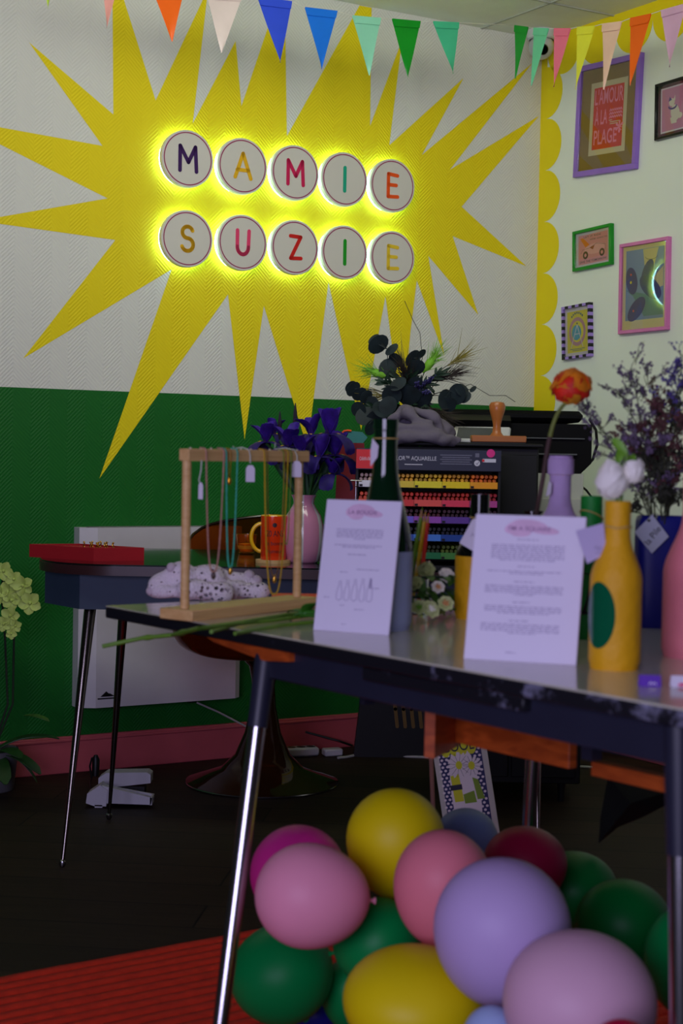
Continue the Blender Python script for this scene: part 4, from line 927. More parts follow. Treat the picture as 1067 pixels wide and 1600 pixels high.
cl_t = bpy.data.textures.new('cloth_folds', 'WOOD'); cl_t.wood_type = 'BANDNOISE'; cl_t.noise_scale = .05; cl_t.turbulence = 9
dm = o.modifiers.new('folds', 'DISPLACE'); dm.texture = cl_t; dm.strength = .005; dm.mid_level = .6
sm = o.modifiers.new('soften', 'SMOOTH'); sm.iterations = 6; sm.factor = .5
tag(o, 'crumpled grey linen tea towel heaped on the black cabinet', 'cloth')

bvp = at(648, 690, 4.5); bvp.z = topz
t = MB(); t.lathe([(0, 0), (.04, 0), (.05, .02), (.045, .06), (.03, .085), (.034, .095), (.03, .095), (.026, .08), (0, .05)], 28)
single(t, 'vase', mat('charcoal_stoneware', (32, 32, 36), .5, var=.1), 'dark vase hidden behind the grey towel holding the eucalyptus bouquet', 'vase', bvp)
m_euc = mat('eucalyptus_leaf', (30, 42, 46), .6, var=.35, nscale=30); m_twig = mat('dark_twig', (30, 32, 28), .7, var=.2); m_grass = mat('fresh_green_plume', (110, 170, 40), .7, var=.25, nscale=40); m_dgr = mat('dark_green_foliage', (24, 50, 32), .6, var=.3); m_brown = mat('brown_plume', (52, 44, 36), .8, var=.3, nscale=50); m_lav = mat('dried_lavender', (54, 50, 104), .8, var=.3, nscale=90); m_ecru = mat('ochre_grass', (120, 110, 30), .7, var=.2)
mouth = bvp + EZ * .07
def curve3(a, b, sag=.0, n=7):
    a, b = Vector(a), Vector(b); m_ = a.lerp(b, .5) + EZ * sag + Vector(((b.x - a.x) * -.18, 0, 0)); out = []
    for i in range(n + 1): t_ = i / n; out.append(a * (1 - t_) ** 2 + m_ * 2 * t_ * (1 - t_) + b * t_ * t_)
    return out
def leafd(t, c_, r, nrm, el=1.0):                       # round eucalyptus leaf
    nrm = Vector(nrm).normalized(); a = nrm.orthogonal(); b_ = nrm.cross(a); vs = [c_ + nrm * r * .06] + [c_ + (a * math.cos(2 * PI * i / 14) * el + b_ * math.sin(2 * PI * i / 14)) * r for i in range(14)]
    t.add(vs, [(0, i + 1, (i + 1) % 14 + 1) for i in range(14)])
def branch(px, py, D_, kind, label, leaves=()):
    tip_ = at(px, py, D_); b0 = mouth + Vector((random.uniform(-.015, .015), random.uniform(-.01, .01), 0)); pts = [p - b0 for p in curve3(b0, tip_, .05)]
    o = thing({'euc': 'eucalyptus_branch', 'plume': 'plume_grass', 'green': 'foliage_sprig', 'brown': 'dried_plume', 'lav': 'lavender_sprig', 'ecru': 'dried_grass', 'wire': 'dried_tendril'}[kind], label, 'dried plant' if kind != 'euc' else 'branch', b0)
    t = MB(); t.tube(pts, [.0018 * (1 - .5 * i / len(pts)) for i in range(len(pts))], 6); t.build('stem', m_twig, o)
    T = tip_ - b0; dr = (pts[-1] - pts[-3]).normalized(); t = MB()
    if kind == 'euc':
        for (lx_, ly_, r) in leaves: 
            c_ = at(lx_, ly_, D_ + random.uniform(-.01, .01)) - b0; leafd(t, c_, r * D_ / FPX, (random.uniform(-1.1, 1.1), -1, random.uniform(-1, 1)), 1.2)
            t.tube([c_, pts[-2]], .0009, 5)
        m_ = m_euc
    elif kind in ('plume', 'brown', 'ecru'):
        L_b = {'plume': .075, 'brown': .085, 'ecru': .1}[kind]
        for k in range(90 if kind != 'ecru' else 30):
            s0 = pts[-1] - dr * random.uniform(0, .05); d_ = (dr + Vector((random.gauss(0, .28), random.gauss(0, .2), random.gauss(0, .28)))).normalized(); l_ = L_b * random.uniform(.4, 1)
            t.tube([s0, s0 + d_ * l_ * .5, s0 + d_ * l_ + EZ * random.uniform(-.008, .004)], [.0012, .0009, .0003], 4)
        if kind == 'plume':
            t.lathe([(.002, 0), (.012, .02), (.013, .035), (.006, .055), (.001, .07)], 10, o=pts[-1] - dr * .05, R=dr.to_track_quat('Z', 'Y').to_matrix())
        m_ = {'plume': m_grass, 'brown': m_brown, 'ecru': m_ecru}[kind]
    elif kind == 'green':
        for k in range(26):
            i0 = random.randint(3, len(pts) - 1); q_ = pts[i0 - 1].lerp(pts[i0], random.random()); t.petal(q_, dr + Vector((random.gauss(0, .6), random.gauss(0, .4), random.gauss(0, .4))), (0, -1, 0), random.uniform(.025, .045), .008, .1, 4)
        m_ = m_dgr
    elif kind == 'lav':
        for k in range(70):
            q_ = pts[-1] - dr * random.uniform(0, .07) + Vector((random.gauss(0, .004), random.gauss(0, .004), random.gauss(0, .002))); t.ball(q_, random.uniform(.0018, .0034), 5)
        m_ = m_lav
    else:
        ex2 = [at(*q_) - b0 for q_ in leaves]; t.tube([pts[-1]] + ex2, [.0009] * (len(ex2) + 1), 5); m_ = m_twig
    t.build({'euc': 'leaves', 'plume': 'plume', 'green': 'leaves', 'brown': 'plume', 'lav': 'flower_spike', 'ecru': 'blades', 'wire': 'tendril'}[kind], m_, o, angle=80, solid=.0006 if kind in ('euc', 'green') else 0)
branch(596, 536, 4.5, 'euc', 'eucalyptus branch whose two big round leaves top the bouquet on the left', [(591, 538, 13), (612, 546, 12), (606, 575, 10), (618, 563, 9), (584, 530, 10)])
branch(553, 608, 4.48, 'euc', 'eucalyptus branch reaching far left over the irises', [(552, 608, 10), (562, 616, 9), (572, 620, 9), (548, 604, 8), (580, 632, 9)])
branch(658, 552, 4.47, 'euc', 'eucalyptus branch with a round slate-blue leaf near the lit green plume', [(658, 553, 8.5), (645, 560, 12), (650, 574, 10), (640, 588, 10), (648, 600, 9)])
branch(716, 612, 4.46, 'euc', 'eucalyptus branch arching right above the printer', [(714, 616, 12), (696, 624, 12), (727, 621, 8), (722, 610, 9), (739, 608, 6), (700, 632, 9)])
branch(622, 600, 4.44, 'euc', 'eucalyptus branch in the dark centre of the bouquet', [(622, 600, 12), (630, 612, 12), (612, 618, 11), (640, 618, 12), (660, 622, 11), (606, 634, 10)])
branch(586, 655, 4.44, 'euc', 'low eucalyptus branch at the left of the towel', [(586, 655, 11), (570, 650, 10), (596, 640, 11), (580, 668, 10), (560, 640, 9), (600, 660, 10)])
branch(581, 580, 4.5, 'plume', 'bright green grass plume on the left of the bouquet'); branch(677, 560, 4.5, 'plume', 'bright green grass plume at the top right of the bouquet')
branch(706, 585, 4.48, 'brown', 'brown bristly plume pointing right over the printer'); branch(632, 580, 4.46, 'brown', 'brown bristly plume in the heart of the bouquet')
branch(628, 560, 4.54, 'ecru', 'spray of ochre grass blades at the top of the bouquet'); branch(690, 650, 4.42, 'brown', 'low brown plume hanging over the right of the towel')
branch(590, 620, 4.5, 'ecru', 'thin ochre grass blades at the left of the bouquet'); branch(720, 560, 4.52, 'ecru', 'sparse ochre blades fanning out to the upper right')
for (px, py, lb_) in ((600, 600, 'leftmost leafy'), (640, 590, 'middle leafy'), (688, 585, 'leafy sprig under the right green plume,'), (575, 640, 'low leafy left'), (660, 630, 'low leafy central'), (618, 590, 'upper leafy')): branch(px, py, 4.47, 'green', lb_ + ' dark green sprig of the bouquet' if 'sprig' not in lb_ else 'dark green ' + lb_ + ' in the bouquet')
branch(650, 598, 4.42, 'lav', 'dried lavender spike left of centre in the bouquet'); branch(676, 588, 4.42, 'lav', 'taller dried lavender spike right of centre in the bouquet'); branch(668, 612, 4.4, 'lav', 'short dried lavender spike just above the towel')
branch(690, 620, 4.5, 'wire', 'thin curling tendril reaching right towards the scalloped wall', [(735, 600, 4.5), (765, 618, 4.5), (790, 618, 4.5), (805, 628, 4.5)])
branch(660, 560, 4.52, 'wire', 'thin wiry tendril rising against the sunburst', [(656, 520, 4.52), (645, 500, 4.52), (632, 470, 4.52)])
# ================================================================== FRONT TABLE: NECKLACE STAND
def ontab(px, py): return onz(px, py, TZ)
m_pine = wood('pale_pine', (226, 186, 122), (212, 168, 104), .5, (1, 9, 24), 5)
s0, s1_ = ontab(300, 971.5), ontab(455, 954); sx = (s1_ - s0).normalized()
Ms = basis(s0, sx); Msi = Ms.inverted()
s_len = (Msi @ ontab(500, 949)).x; s_wid = ((ontab(243, 967) - s0)).length
stand = thing('necklace_stand', 'pale pine necklace stand with two round posts and a notched crossbar', 'display stand', M=Ms)
bt = .018
t = MB(); t.box((s_len / 2, s_wid / 2, bt / 2), (s_len, s_wid, bt), bev=.0015); t.build('base', m_pine, stand)
Dm = (Ms @ Vector((0, s_wid / 2, 0))).y
lp = Msi @ at(291, 951, Dm); lp = Vector((Msi @ ontab(291, 958)).to_tuple()); lpx = (Msi @ at(291, 940, (Ms @ Vector((.02, s_wid * .5, 0))).y)).x
rpx = (Msi @ at(476, 930, (Ms @ Vector((s_len * .9, s_wid * .5, 0))).y)).x
ly = s_wid * .5
zt_ = (Msi @ at(291, 701, (Ms @ Vector((lpx, ly, 0))).y)).z; zb_ = (Msi @ at(291, 720, (Ms @ Vector((lpx, ly, 0))).y)).z
for x in (lpx, rpx):
    t = MB(); t.tube([(x, ly, bt), (x, ly, zb_ + .001)], .0075, 24); t.build('post', m_pine, stand)
bx_0 = (Msi @ at(280, 712, (Ms @ Vector((lpx, ly, 0))).y)).x; bx_1 = (Msi @ at(492, 712, (Ms @ Vector((rpx, ly, 0))).y)).x
t = MB(); t.box(((bx_0 + bx_1) / 2, ly, (zt_ + zb_) / 2), (bx_1 - bx_0, .022, zt_ - zb_), bev=.001); t.build('crossbar', m_pine, stand)
yF = ly - .0125
t = MB()
for k in range(12): t.ball((bx_0 + (bx_1 - bx_0) * (k + .6) / 12.5, ly, zt_ + .0005), .0022, 6)
t.build('hook_screws', mat('cream_thread', (225, 215, 190), .6), stand)
def sx_at(px): 
    c_ = at(px, 800, (Ms @ Vector(((lpx + rpx) / 2, ly, 0))).y); lo_, hi_ = bx_0, bx_1
    for _ in range(30):
        m_ = (lo_ + hi_) / 2; p = Ms @ Vector((m_, yF, .15)); d = p - Vector((0, 0, H)); u = d.dot(cam_r) / d.dot(cam_f) * FPX + 533.5
        if u < px: lo_ = m_
        else: hi_ = m_
    return (lo_ + hi_) / 2
def sz_at(px, py):
    x = sx_at(px); p = Ms @ Vector((x, yF, 0)); return (Msi @ at(px, py, p.y)).z
def necklace(label, pxa, pxb, bot, c3, r=.0011, beads=0, pend=None, metal=0, tagpx=None, group=None, dy=0):
    xa_, xb_ = sx_at(pxa), sx_at(pxb); zb = sz_at((pxa + pxb) / 2, bot); o_ = Vector(((xa_ + xb_) / 2, yF - .002 - dy, zt_ + .001))
    o = thing('necklace', label, 'necklace', M=Ms @ Matrix.Translation(o_), group=group)
    m = mat('necklace_%d_%d_%d' % c3, c3, .35, metal=metal, var=.1, nscale=200)
    hw_ = (xb_ - xa_) / 2; hgt_ = o_.z - zb; pts = [(-hw_ * .96, ly - o_.y, .001), (-hw_, 0.004, .0)]
    for i in range(25):
        a = PI * i / 24; u = -math.cos(a); y_ = -math.sin(a); e_ = abs(u) ** .55
        pts.append((hw_ * u * (1 - .12 * (1 - abs(u))), 0, -hgt_ * (1 - (1 - abs(y_)) ** .55 * 1)))
    pts += [(hw_, .004, 0), (hw_ * .96, ly - o_.y, .001)]
    P_ = [(-hw_ * .96, ly - o_.y, .001), (-hw_, .003, .0), (-hw_ * 1.0, 0, -.006)]
    n = 30
    for i in range(n + 1):
        u = -1 + 2 * i / n; P_.append((hw_ * (u if abs(u) < 1 else u) * (1 - .0 * u), 0, -.006 - (hgt_ - .006) * (1 - abs(u) ** 3.2)))
    P_ += [(hw_, .003, 0), (hw_ * .96, ly - o_.y, .001)]
    t = MB(); t.tube(P_, r, 6); 
    if beads:
        for i in range(2, len(P_) - 2):
            a_, b_ = Vector(P_[i]), Vector(P_[i + 1])
            k_ = max(1, int((b_ - a_).length / beads)); 
            for j in range(k_): t.ball(a_.lerp(b_, j / k_), r * random.uniform(1.2, 1.7), 5)
    t.build('strand', m, o)
    if pend:
        t = MB(); t.lathe([(0, 0), (.003, -.002), (.0042, -.007), (.003, -.012), (0, -.014)], 12, o=(0, 0, -hgt_)); t.build('pendant', mat(pend[0], pend[1], .3, metal=pend[2], var=0), o)
    return o
necklace('dusty pink bead necklace, leftmost of the long loops', 319, 347, 893, (186, 138, 122), .0012, .0032, ('brown_bead', (70, 48, 34), 0))
necklace('turquoise bead necklace hanging in the middle of the left half', 350.5, 368, 886, (70, 178, 150), .0012, .003, ('gold_drop', (200, 150, 60), 1))
necklace('short gold chain with a round charm between the turquoise strands', 353, 358, 745, (200, 150, 50), .0008, 0, ('gold_charm', (200, 140, 40), 1), 1)
necklace('long gold chain on the right whose strands fall past the mug', 410, 447, 928, (196, 160, 40), .0012, .004, None, 0)
necklace('fine gold necklace with a small black stone in front of the coaster', 413, 441, 899, (200, 150, 70), .0008, 0, ('gold_link', (200, 150, 60), 1), 1, dy=.002)
necklace('slim green-gold bead necklace beside the long gold chain', 440, 452, 850, (110, 140, 40), .0009, .004)
m_tag = mat('white_card_tag', (216, 208, 222), .6, var=.02); m_string = mat('white_string', (200, 205, 190), .8)
def price_tag(label, pts, tx_, ty_, w_, h_, flat=True):
    """string path (px,py) over the bar, tag hanging at tx_,ty_"""
    D0 = (Ms @ Vector((sx_at(tx_), yF, 0))).y - .004
    o0 = at(pts[0][0], pts[0][1], D0); o = thing('price_tag', label, 'tag', o0)
    t = MB(); t.tube([at(x, y, D0) - o0 for x, y in pts], .0011, 6); t.build('string', m_string, o)
    s_ = D0 / FPX; c_ = at(tx_, ty_, D0 - .002) - o0
    t = MB(); t.prism([(-w_ / 2 * s_, -h_ / 2 * s_), (w_ / 2 * s_, -h_ / 2 * s_), (w_ / 2 * s_, h_ * .3 * s_), (w_ * .25 * s_, h_ / 2 * s_), (-w_ * .25 * s_, h_ / 2 * s_), (-w_ / 2 * s_, h_ * .3 * s_)], c_, EX, EZ, EY, .0008); t.build('card', m_tag, o, smooth=False)
    return o
price_tag('narrow white price tag seen edge-on at the left post of the necklace stand', [(315, 719), (314, 735), (311, 750), (313, 757)], 313.5, 767, 7, 26)
price_tag('white price tag hanging at the middle of the crossbar', [(364, 697), (366, 701), (378, 699), (389, 703), (391, 712), (391, 724)], 391, 740, 14, 26)
price_tag('white price tag hanging in front of the right post', [(430, 692), (429, 702), (445, 700), (460, 703), (464, 712), (464, 722)], 463.5, 733, 15, 25)

# ---- lace cloth
m_lace = mat('white_crochet_lace', (244, 232, 236), .9, var=.05, bump=.6, bscale=260); nt = m_lace.node_tree; b = nt.nodes['Principled BSDF']
tc = nt.nodes.new('ShaderNodeTexCoord'); vo = nt.nodes.new('ShaderNodeTexVoronoi'); vo.inputs['Scale'].default_value = 105; vo.feature = 'F1'
n_ = nt.nodes.new('ShaderNodeTexNoise'); n_.inputs['Scale'].default_value = 9
gt = nt.nodes.new('ShaderNodeMath'); gt.operation = 'GREATER_THAN'; gt.inputs[1].default_value = .33; ad = nt.nodes.new('ShaderNodeMath'); ad.operation = 'MULTIPLY_ADD'; ad.inputs[1].default_value = -.9; ad.inputs[2].default_value = .30
nt.links.new(tc.outputs['Object'], vo.inputs['Vector']); nt.links.new(tc.outputs['Object'], n_.inputs['Vector']); sb = nt.nodes.new('ShaderNodeMath'); sb.operation = 'ADD'
nt.links.new(n_.outputs['Fac'], ad.inputs[0]); nt.links.new(vo.outputs['Distance'], sb.inputs[0]); nt.links.new(ad.outputs[0], sb.inputs[1]); gt.inputs[1].default_value = .13
nt.links.new(sb.outputs[0], gt.inputs[0]); nt.links.new(gt.outputs[0], b.inputs['Alpha'])
lcp = at(322, 935, 3.02); lcp.z = TZ; lD = 3.02
def lp_(px, py, dd=0): p = at(px, py, lD + dd) - lcp; p.z = max(p.z, .012); return p
t = MB()
fold_roll(t, [lp_(232, 941), lp_(262, 936, -.02), lp_(300, 938, -.03), lp_(350, 935, -.02)], .014)
fold_roll(t, [lp_(238, 928), lp_(256, 906), lp_(275, 893), lp_(300, 894)], .02)
fold_roll(t, [lp_(262, 918, .02), lp_(285, 905, .0), lp_(320, 900, .02), lp_(345, 918, .02), lp_(372, 932, .02)], .026)
fold_roll(t, [lp_(280, 928, -.03), lp_(310, 918, -.03), lp_(340, 926, -.03), lp_(362, 938, -.02)], .02)
fold_roll(t, [lp_(312, 898, .04), lp_(335, 890, .05), lp_(360, 905, .05), lp_(400, 912, .05), lp_(412, 928, .04)], .015)
fold_roll(t, [lp_(350, 925, .03), lp_(380, 922, .02), lp_(402, 926, .02), lp_(418, 934, .03)], .018)
fold_roll(t, [lp_(345, 912, .06), lp_(375, 918, .06), lp_(398, 915, .06)], .018)
o = t.build('lace_cloth', m_lace, angle=180); o.location = lcp
rm = o.modifiers.new('merge folds', 'REMESH'); rm.mode = 'VOXEL'; rm.voxel_size = .004; rm.use_smooth_shade = True
sm = o.modifiers.new('soften', 'SMOOTH'); sm.iterations = 5; sm.factor = .5
tag(o, 'heap of white and pale pink crochet lace on the table behind the necklace stand', 'cloth')
t = MB()
for k, (px, py, r) in enumerate(((236, 925, .010), (268, 887, .010), (400, 908, .012), (389, 899, .011))): t.ball(lp_(px, py, -.01 if k < 2 else .05), r, 10)
bb = t.build('scalloped_edge', mat('white_lace_edge', (222, 206, 212), .9, bump=.6, bscale=400), o)

# neon cards behind the stand
for (px, py, c3, nm, rz, dz, w_) in ((476, 934, (140, 215, 30), 'lime green', .25, 0, .12), (470, 936, (255, 75, 25), 'fluorescent orange', .05, .0035, .13)):
    q_ = ontab(px + 8, py); t = MB(); t.box((0, 0, .0016), (w_, .09, .003)); single(t, 'card_stack', mat('neon_%s' % nm.split()[0], c3, .6, var=.02, emit=0), nm + ' cards lying behind the right post of the necklace stand', 'card', q_ + EZ * dz, rz=rz, smooth=False)

# ---- cut flower stems lying in front
m_cut = mat('pale_green_cut_stem', (96, 140, 36), .5, var=.2, nscale=20)
def stemthing(label, pts, r, m, knots=()):
    P_ = [Vector(p) for p in pts]; o0 = P_[-1].copy(); dense = []
    for i in range(len(P_) - 1):
        for k in range(5): dense.append(P_[i].lerp(P_[i + 1], k / 5) - o0)
    dense.append(P_[-1] - o0)
    t = MB(); t.tube(dense, [r * (1.45 if i in knots else 1) for i in range(len(dense))], 10)
    o = thing('cut_flower_stem', label, 'stem', o0); t.build('stem', m, o); return o
tz = TZ + .005
def st_pt(px, py, z): return onz(px, py, z)
a_ = stemthing('longest green flower stem, reaching out past the left edge of the table', [at(160, 1010, 2.66), at(222, 997, 2.66), at(270, 992, 2.64), onz(310, 982, TZ + .028 * 0 + .012), onz(375, 973, TZ + .01), onz(440, 962, TZ + .008), onz(490, 955, TZ + .008)], .0036, m_cut, (6, 12))
stemthing('second green flower stem lying just in front of the stand base', [onz(330, 987, TZ + .006), onz(372, 975, TZ + .006), onz(430, 969, TZ + .006), onz(480, 962, TZ + .006)], .0032, m_cut)
stemthing('short green flower stem ending nearest the table edge', [onz(367, 990, TZ + .005), onz(400, 984, TZ + .005), onz(440, 977, TZ + .005), onz(490, 972, TZ + .005)], .003, m_cut)
t = MB(); lf0 = onz(478, 966, TZ + .004)
for (dx, dy, dz, L_, W_) in ((-1, .1, .1, .03, .03), (-.8, .3, .5, .035, .028), (.2, -.2, .9, .03, .03), (1, .1, .3, .05, .035), (.7, -.3, .2, .04, .03)): t.petal((0, 0, .006), (dx, dy, dz), EZ, L_, W_, .3)
t.tube([(-.012, 0, .008), (.02, 0, .008)], .006, 8)
single(t, 'leaf_tuft', mat('fresh_leaf', (52, 120, 24), .5, var=.3), 'tuft of fresh green leaves on the stems beside the left placard', 'leaves', lf0, solid=.001, angle=80)

# ================================================================== PLACARDS
m_card = mat('white_card', (228, 222, 240), .55, var=.008); m_ink = mat('grey_print_ink', (158, 148, 178), .7, var=0); m_blush = mat('blush_watercolour', (220, 186, 212), .7, var=.12, nscale=30); m_title = mat('mauve_title_ink', (150, 112, 152), .7, var=0)
def placard(label, BLp, BRp, tilt, hgt_, wid_, title, lines, sketch=None):
    a, b_ = ontab(*BLp), ontab(*BRp); X = (b_ - a).normalized(); w_ = (b_ - a).length
    Y = EZ.cross(X); n_ = Y
    Mx = basis(a, X) @ Matrix.Rotation(-tilt, 4, 'X')
    o = thing('placard', label, 'sign', M=Mx)
    t = MB(); t.box((w_ / 2, .0025, hgt_ / 2), (w_, .005, hgt_), bev=.0008); t.build('board', m_card, o)
    t = MB(); blob(t, w_ * .40, hgt_ * .92, w_ * .13, hgt_ * .045, -.0002, rot=.3); blob(t, w_ * .5, hgt_ * .93, w_ * .16, hgt_ * .04, -.0003, rot=-.1); blob(t, w_ * .62, hgt_ * .9, w_ * .15, hgt_ * .028, -.0004, rot=-.1); blob(t, w_ * .42, hgt_ * .88, w_ * .1, hgt_ * .03, -.0005)
    t.build('watercolour_mark', m_blush, o, smooth=False)
    t = MB(); t.text(title, (w_ / 2, -.0007, hgt_ * .905), EX, EZ, hgt_ * .042, 0, width=w_ * .38, bold=.01); t.build('title', m_title, o, smooth=False)
    t = MB(); rnd = random.Random(4)
    for (z, x0, x1) in lines:                           # small printed text, word by word
        x = x0
        while x < x1: 
            l_ = min(x1 - x, rnd.uniform(.018, .07)); rect(t, (x + l_ / 2) * w_, z * hgt_, l_ * w_, hgt_ * .0055, -.0005); x += l_ + .012
    if sketch: sketch(t, w_, hgt_)
    t.build('printed_text', m_ink, o, smooth=False)
    return o
def para(z, n, a, b_, last=None): return [(z - .0145 * i, a if not (last and i == n - 1) else .5 - last / 2, b_ if not (last and i == n - 1) else .5 + last / 2) for i in range(n)]
def bottles(t, w_, h_):
    for k in range(5):
        cx = w_ * (.3 + .1 * k); z0 = h_ * (.235 + .0 * k); bw_, bh_ = w_ * .035, h_ * (.15 + .008 * k)
        for s_ in (-1, 1): line(t, [(cx + s_ * bw_, z0 + .003), (cx + s_ * bw_, z0 + bh_ * .45), (cx + s_ * bw_ * .35, z0 + bh_ * .8), (cx + s_ * bw_ * .35, z0 + bh_)], .0007, -.0005)
        line(t, [(cx - bw_, z0 + .003), (cx, z0), (cx + bw_, z0 + .003)], .0007, -.0005)
        if k == 4:
            rect(t, cx, z0 + bh_ * .75, bw_ * .7, bh_ * .4, -.0005)
placard('white card sign with watercolour heading and bottle sketches, left of two on the table', (489, 984.5), (607, 993), .20, .2095, .12, 'LA BOUGIE',
        para(.775, 6, .18, .80, .16) + para(.655, 2, .17, .80, .45) + [(.585, .36, .6), (.475, .5, .8), (.45, .28, .38), (.34, .72, .82), (.255, .1, .17), (.20, .32, .38), (.175, .52, .65)] + [(.06, .37, .43)], bottles)
placard("white card sign headed I'M A SQUARE, right of two, in front of the bottles", (724, 1029.5), (900, 1040), .27, .205, .15, "I'M A SQUARE",
        [(.83, .4, .6)] + para(.79, 8, .17, .83, .5) + [(.645, .42, .58)] + para(.61, 2, .15, .82, .3) + [(.54, .4, .58)] + para(.51, 5, .14, .84, .18) + [(.40, .4, .55)] + para(.37, 4, .15, .84, .46) + [(.275, .38, .55)] + para(.25, 5, .13, .83, .25) + [(.06, .37, .46)])

# ================================================================== BOTTLES ON THE FRONT TABLE
def s_px(w_, D_): return w_ * D_ / FPX
m_gb = mat('dark_green_glass', (10, 48, 24), .06, trans=.35, var=0, ior=1.5, coat=.3); m_twine = mat('jute_twine', (190, 160, 90), .8)
def bottle(label, px, base_py, top_py, body_w, neck_w, mats_, split_py=None, sh_py=None, neck_py=None, cord_py=None, extra=None, name='painted_bottle', open_top=True):
    base = ontab(px, base_py); D_ = base.y; Z = lambda py: at(px, py, D_).z - TZ
    R_, rn = s_px(body_w, D_) / 2, s_px(neck_w, D_) / 2; base = base + EY * R_ * .9; base.x = at(px, base_py, base.y).x; D_ = base.y
    Z = lambda py: at(px, py, D_).z - TZ
    o = thing(name, label, 'bottle', base)
    zt, zs, zn = Z(top_py), Z(sh_py), Z(neck_py)
    def prof(z):
        if z <= .003: return R_ * .93
        if z <= zs: return R_
        if z >= zn: return rn * (1 + .0 * z)
        u = (z - zs) / (zn - zs); return rn + (R_ - rn) * (.5 + .5 * math.cos(PI * u ** .9))
    zz = [0, .003] + [zs * k / 10 for k in range(1, 11)] + [zs + (zn - zs) * k / 10 for k in range(1, 11)] + [zn + (zt - zn) * k / 4 for k in range(1, 5)]
    return o, prof, zz, Z, zt, D_
def lathe_range(prof, zz, z0, z1, off=0, n=40):
    zs = [z0] + [z for z in zz if z0 < z < z1] + [z1]; return [(prof(z) + off, z) for z in zs]
# champagne bottle, lower half dipped in grey-blue paint
o, pf, zz, Z, zt, D_ = bottle('tall dark green champagne bottle with grey-blue dipped base behind the left placard', 597, 986, 655, 92, 37, None, sh_py=868, neck_py=705, name='champagne_bottle')
def flare(z, pf=pf, Z=Z):
    if z > Z(700): return pf(z) * (1 + .06 * (Z(672) < z))
    return pf(z)
t = MB(); t.lathe([(0, .0)] + lathe_range(flare, zz + [Z(672), Z(671)], 0, zt) + [(flare(zt) - .003, zt), (flare(zt) - .004, zt - .05)], 48); t.build('glass', m_gb, o)
t = MB(); t.lathe([(0, -.0001)] + lathe_range(pf, zz, 0, Z(860), .0006), 48); t.build('dipped_paint', mat('grey_blue_paint', (150, 162, 190), .55, var=.04), o)
t = MB(); zc_ = Z(685); t.tube([((pf(zc_) + .0012) * math.cos(a * PI / 12), (pf(zc_) + .0012) * math.sin(a * PI / 12), zc_) for a in range(25)], .0012, 6); t.build('cord', m_twine, o)
t = MB(); t.prism([(-.022, .0), (-.012, -.012), (-.0135, -.03), (-.024, -.045), (-.0245, -.02)], (0.0, -.021, zc_), EX, EZ, EY, .0006); t.build('paper_tag', mat('white_card_tag', (216, 208, 222), .6), o, smooth=False)
t = MB()
# lavender bottle
o, pf, zz, Z, zt, D_ = bottle('matt lavender-painted bottle with a swollen lip behind the right placard', 870, 985, 712, 90, 34, None, sh_py=842, neck_py=778)
def lav(z, pf=pf, Z=Z): return pf(z) * (1.22 if z > Z(742) and z < Z(716) else (1.08 if z >= Z(716) else 1))
t = MB(); t.lathe([(0, 0)] + lathe_range(lav, zz + [Z(742), Z(741), Z(717), Z(716)], 0, zt) + [(lav(zt) - .004, zt), (lav(zt) - .005, zt - .03)], 40); t.build('bottle_body', mat('lavender_clay_paint', (196, 168, 214), .75, var=.08, bump=.3, bscale=50), o, angle=60)
t = MB(); zc_ = Z(741); t.tube([((pf(zc_) + .0012) * math.cos(a * PI / 12), (pf(zc_) + .0012) * math.sin(a * PI / 12), zc_) for a in range(25)], .001, 6); t.build('cord', m_twine, o)
t = MB(); t.prism([(-.021, .0), (-.017, -.006), (-.018, -.022), (-.026, -.026)], (0, -.021, zc_ - .01), EX, EZ, EY, .0006); t.build('paper_tag', m_tag, o, smooth=False)
# green bottle
m_gp = mat('leaf_green_paint', (4, 128, 40), .6, var=.06, bump=.2, bscale=60)
o, pf, zz, Z, zt, D_ = bottle('short leaf-green painted bottle between the right placard and the yellow bottle', 919, 1000, 775, 74, 34, None, sh_py=890, neck_py=808)
t = MB(); t.lathe([(0, 0)] + lathe_range(pf, zz, 0, zt) + [(pf(zt) - .003, zt), (pf(zt) - .004, zt - .03)], 40); t.build('bottle_body', m_gp, o, angle=60)
t = MB(); zc_ = Z(805); t.tube([((pf(zc_) + .0012) * math.cos(a * PI / 12), (pf(zc_) + .0012) * math.sin(a * PI / 12), zc_ + .008 * math.cos(a * PI / 12 + 2.5)) for a in range(25)], .001, 6); t.build('cord', m_twine, o)
t = MB(); R_ = s_px(74, D_) / 2 + .0004; vs = []
for i in range(28):
    a = 2 * PI * i / 28; u, v = .024 * math.cos(a), .032 * math.sin(a); th = -PI / 2 - .35 + u / R_; vs.append((R_ * math.cos(th), R_ * math.sin(th), Z(925) + v))
t.add(vs, [tuple(range(28))]); t.build('bare_glass_circle', mat('black_bottle_glass', (8, 14, 10), .08), o)
# yellow bottle with bare glass circle
m_yp = mat('mustard_yellow_paint', (226, 168, 8), .6, var=.05, bump=.25, bscale=60)
o, pf, zz, Z, zt, D_ = bottle('mustard-yellow painted bottle with a round bare-glass window, nearest the camera', 959, 1049, 783, 82, 41, None, sh_py=905, neck_py=832)
t = MB(); t.lathe([(0, 0)] + lathe_range(pf, zz, 0, zt) + [(pf(zt) - .003, zt), (pf(zt) - .004, zt - .04)], 56); t.build('bottle_body', m_yp, o, angle=60)
R_ = s_px(82, D_) / 2 + .0005; t = MB(); vs = []; fs = []
rw2, rh2 = s_px(40, D_), s_px(52, D_)
for j in range(7):
    for i in range(36):
        a = 2 * PI * i / 36; k = j / 6; u, v = rw2 * .72 * math.cos(a) * k, rh2 * math.sin(a) * k; th = -PI / 2 - .86 + u / R_; vs.append((R_ * math.cos(th), R_ * math.sin(th), Z(959) + v))
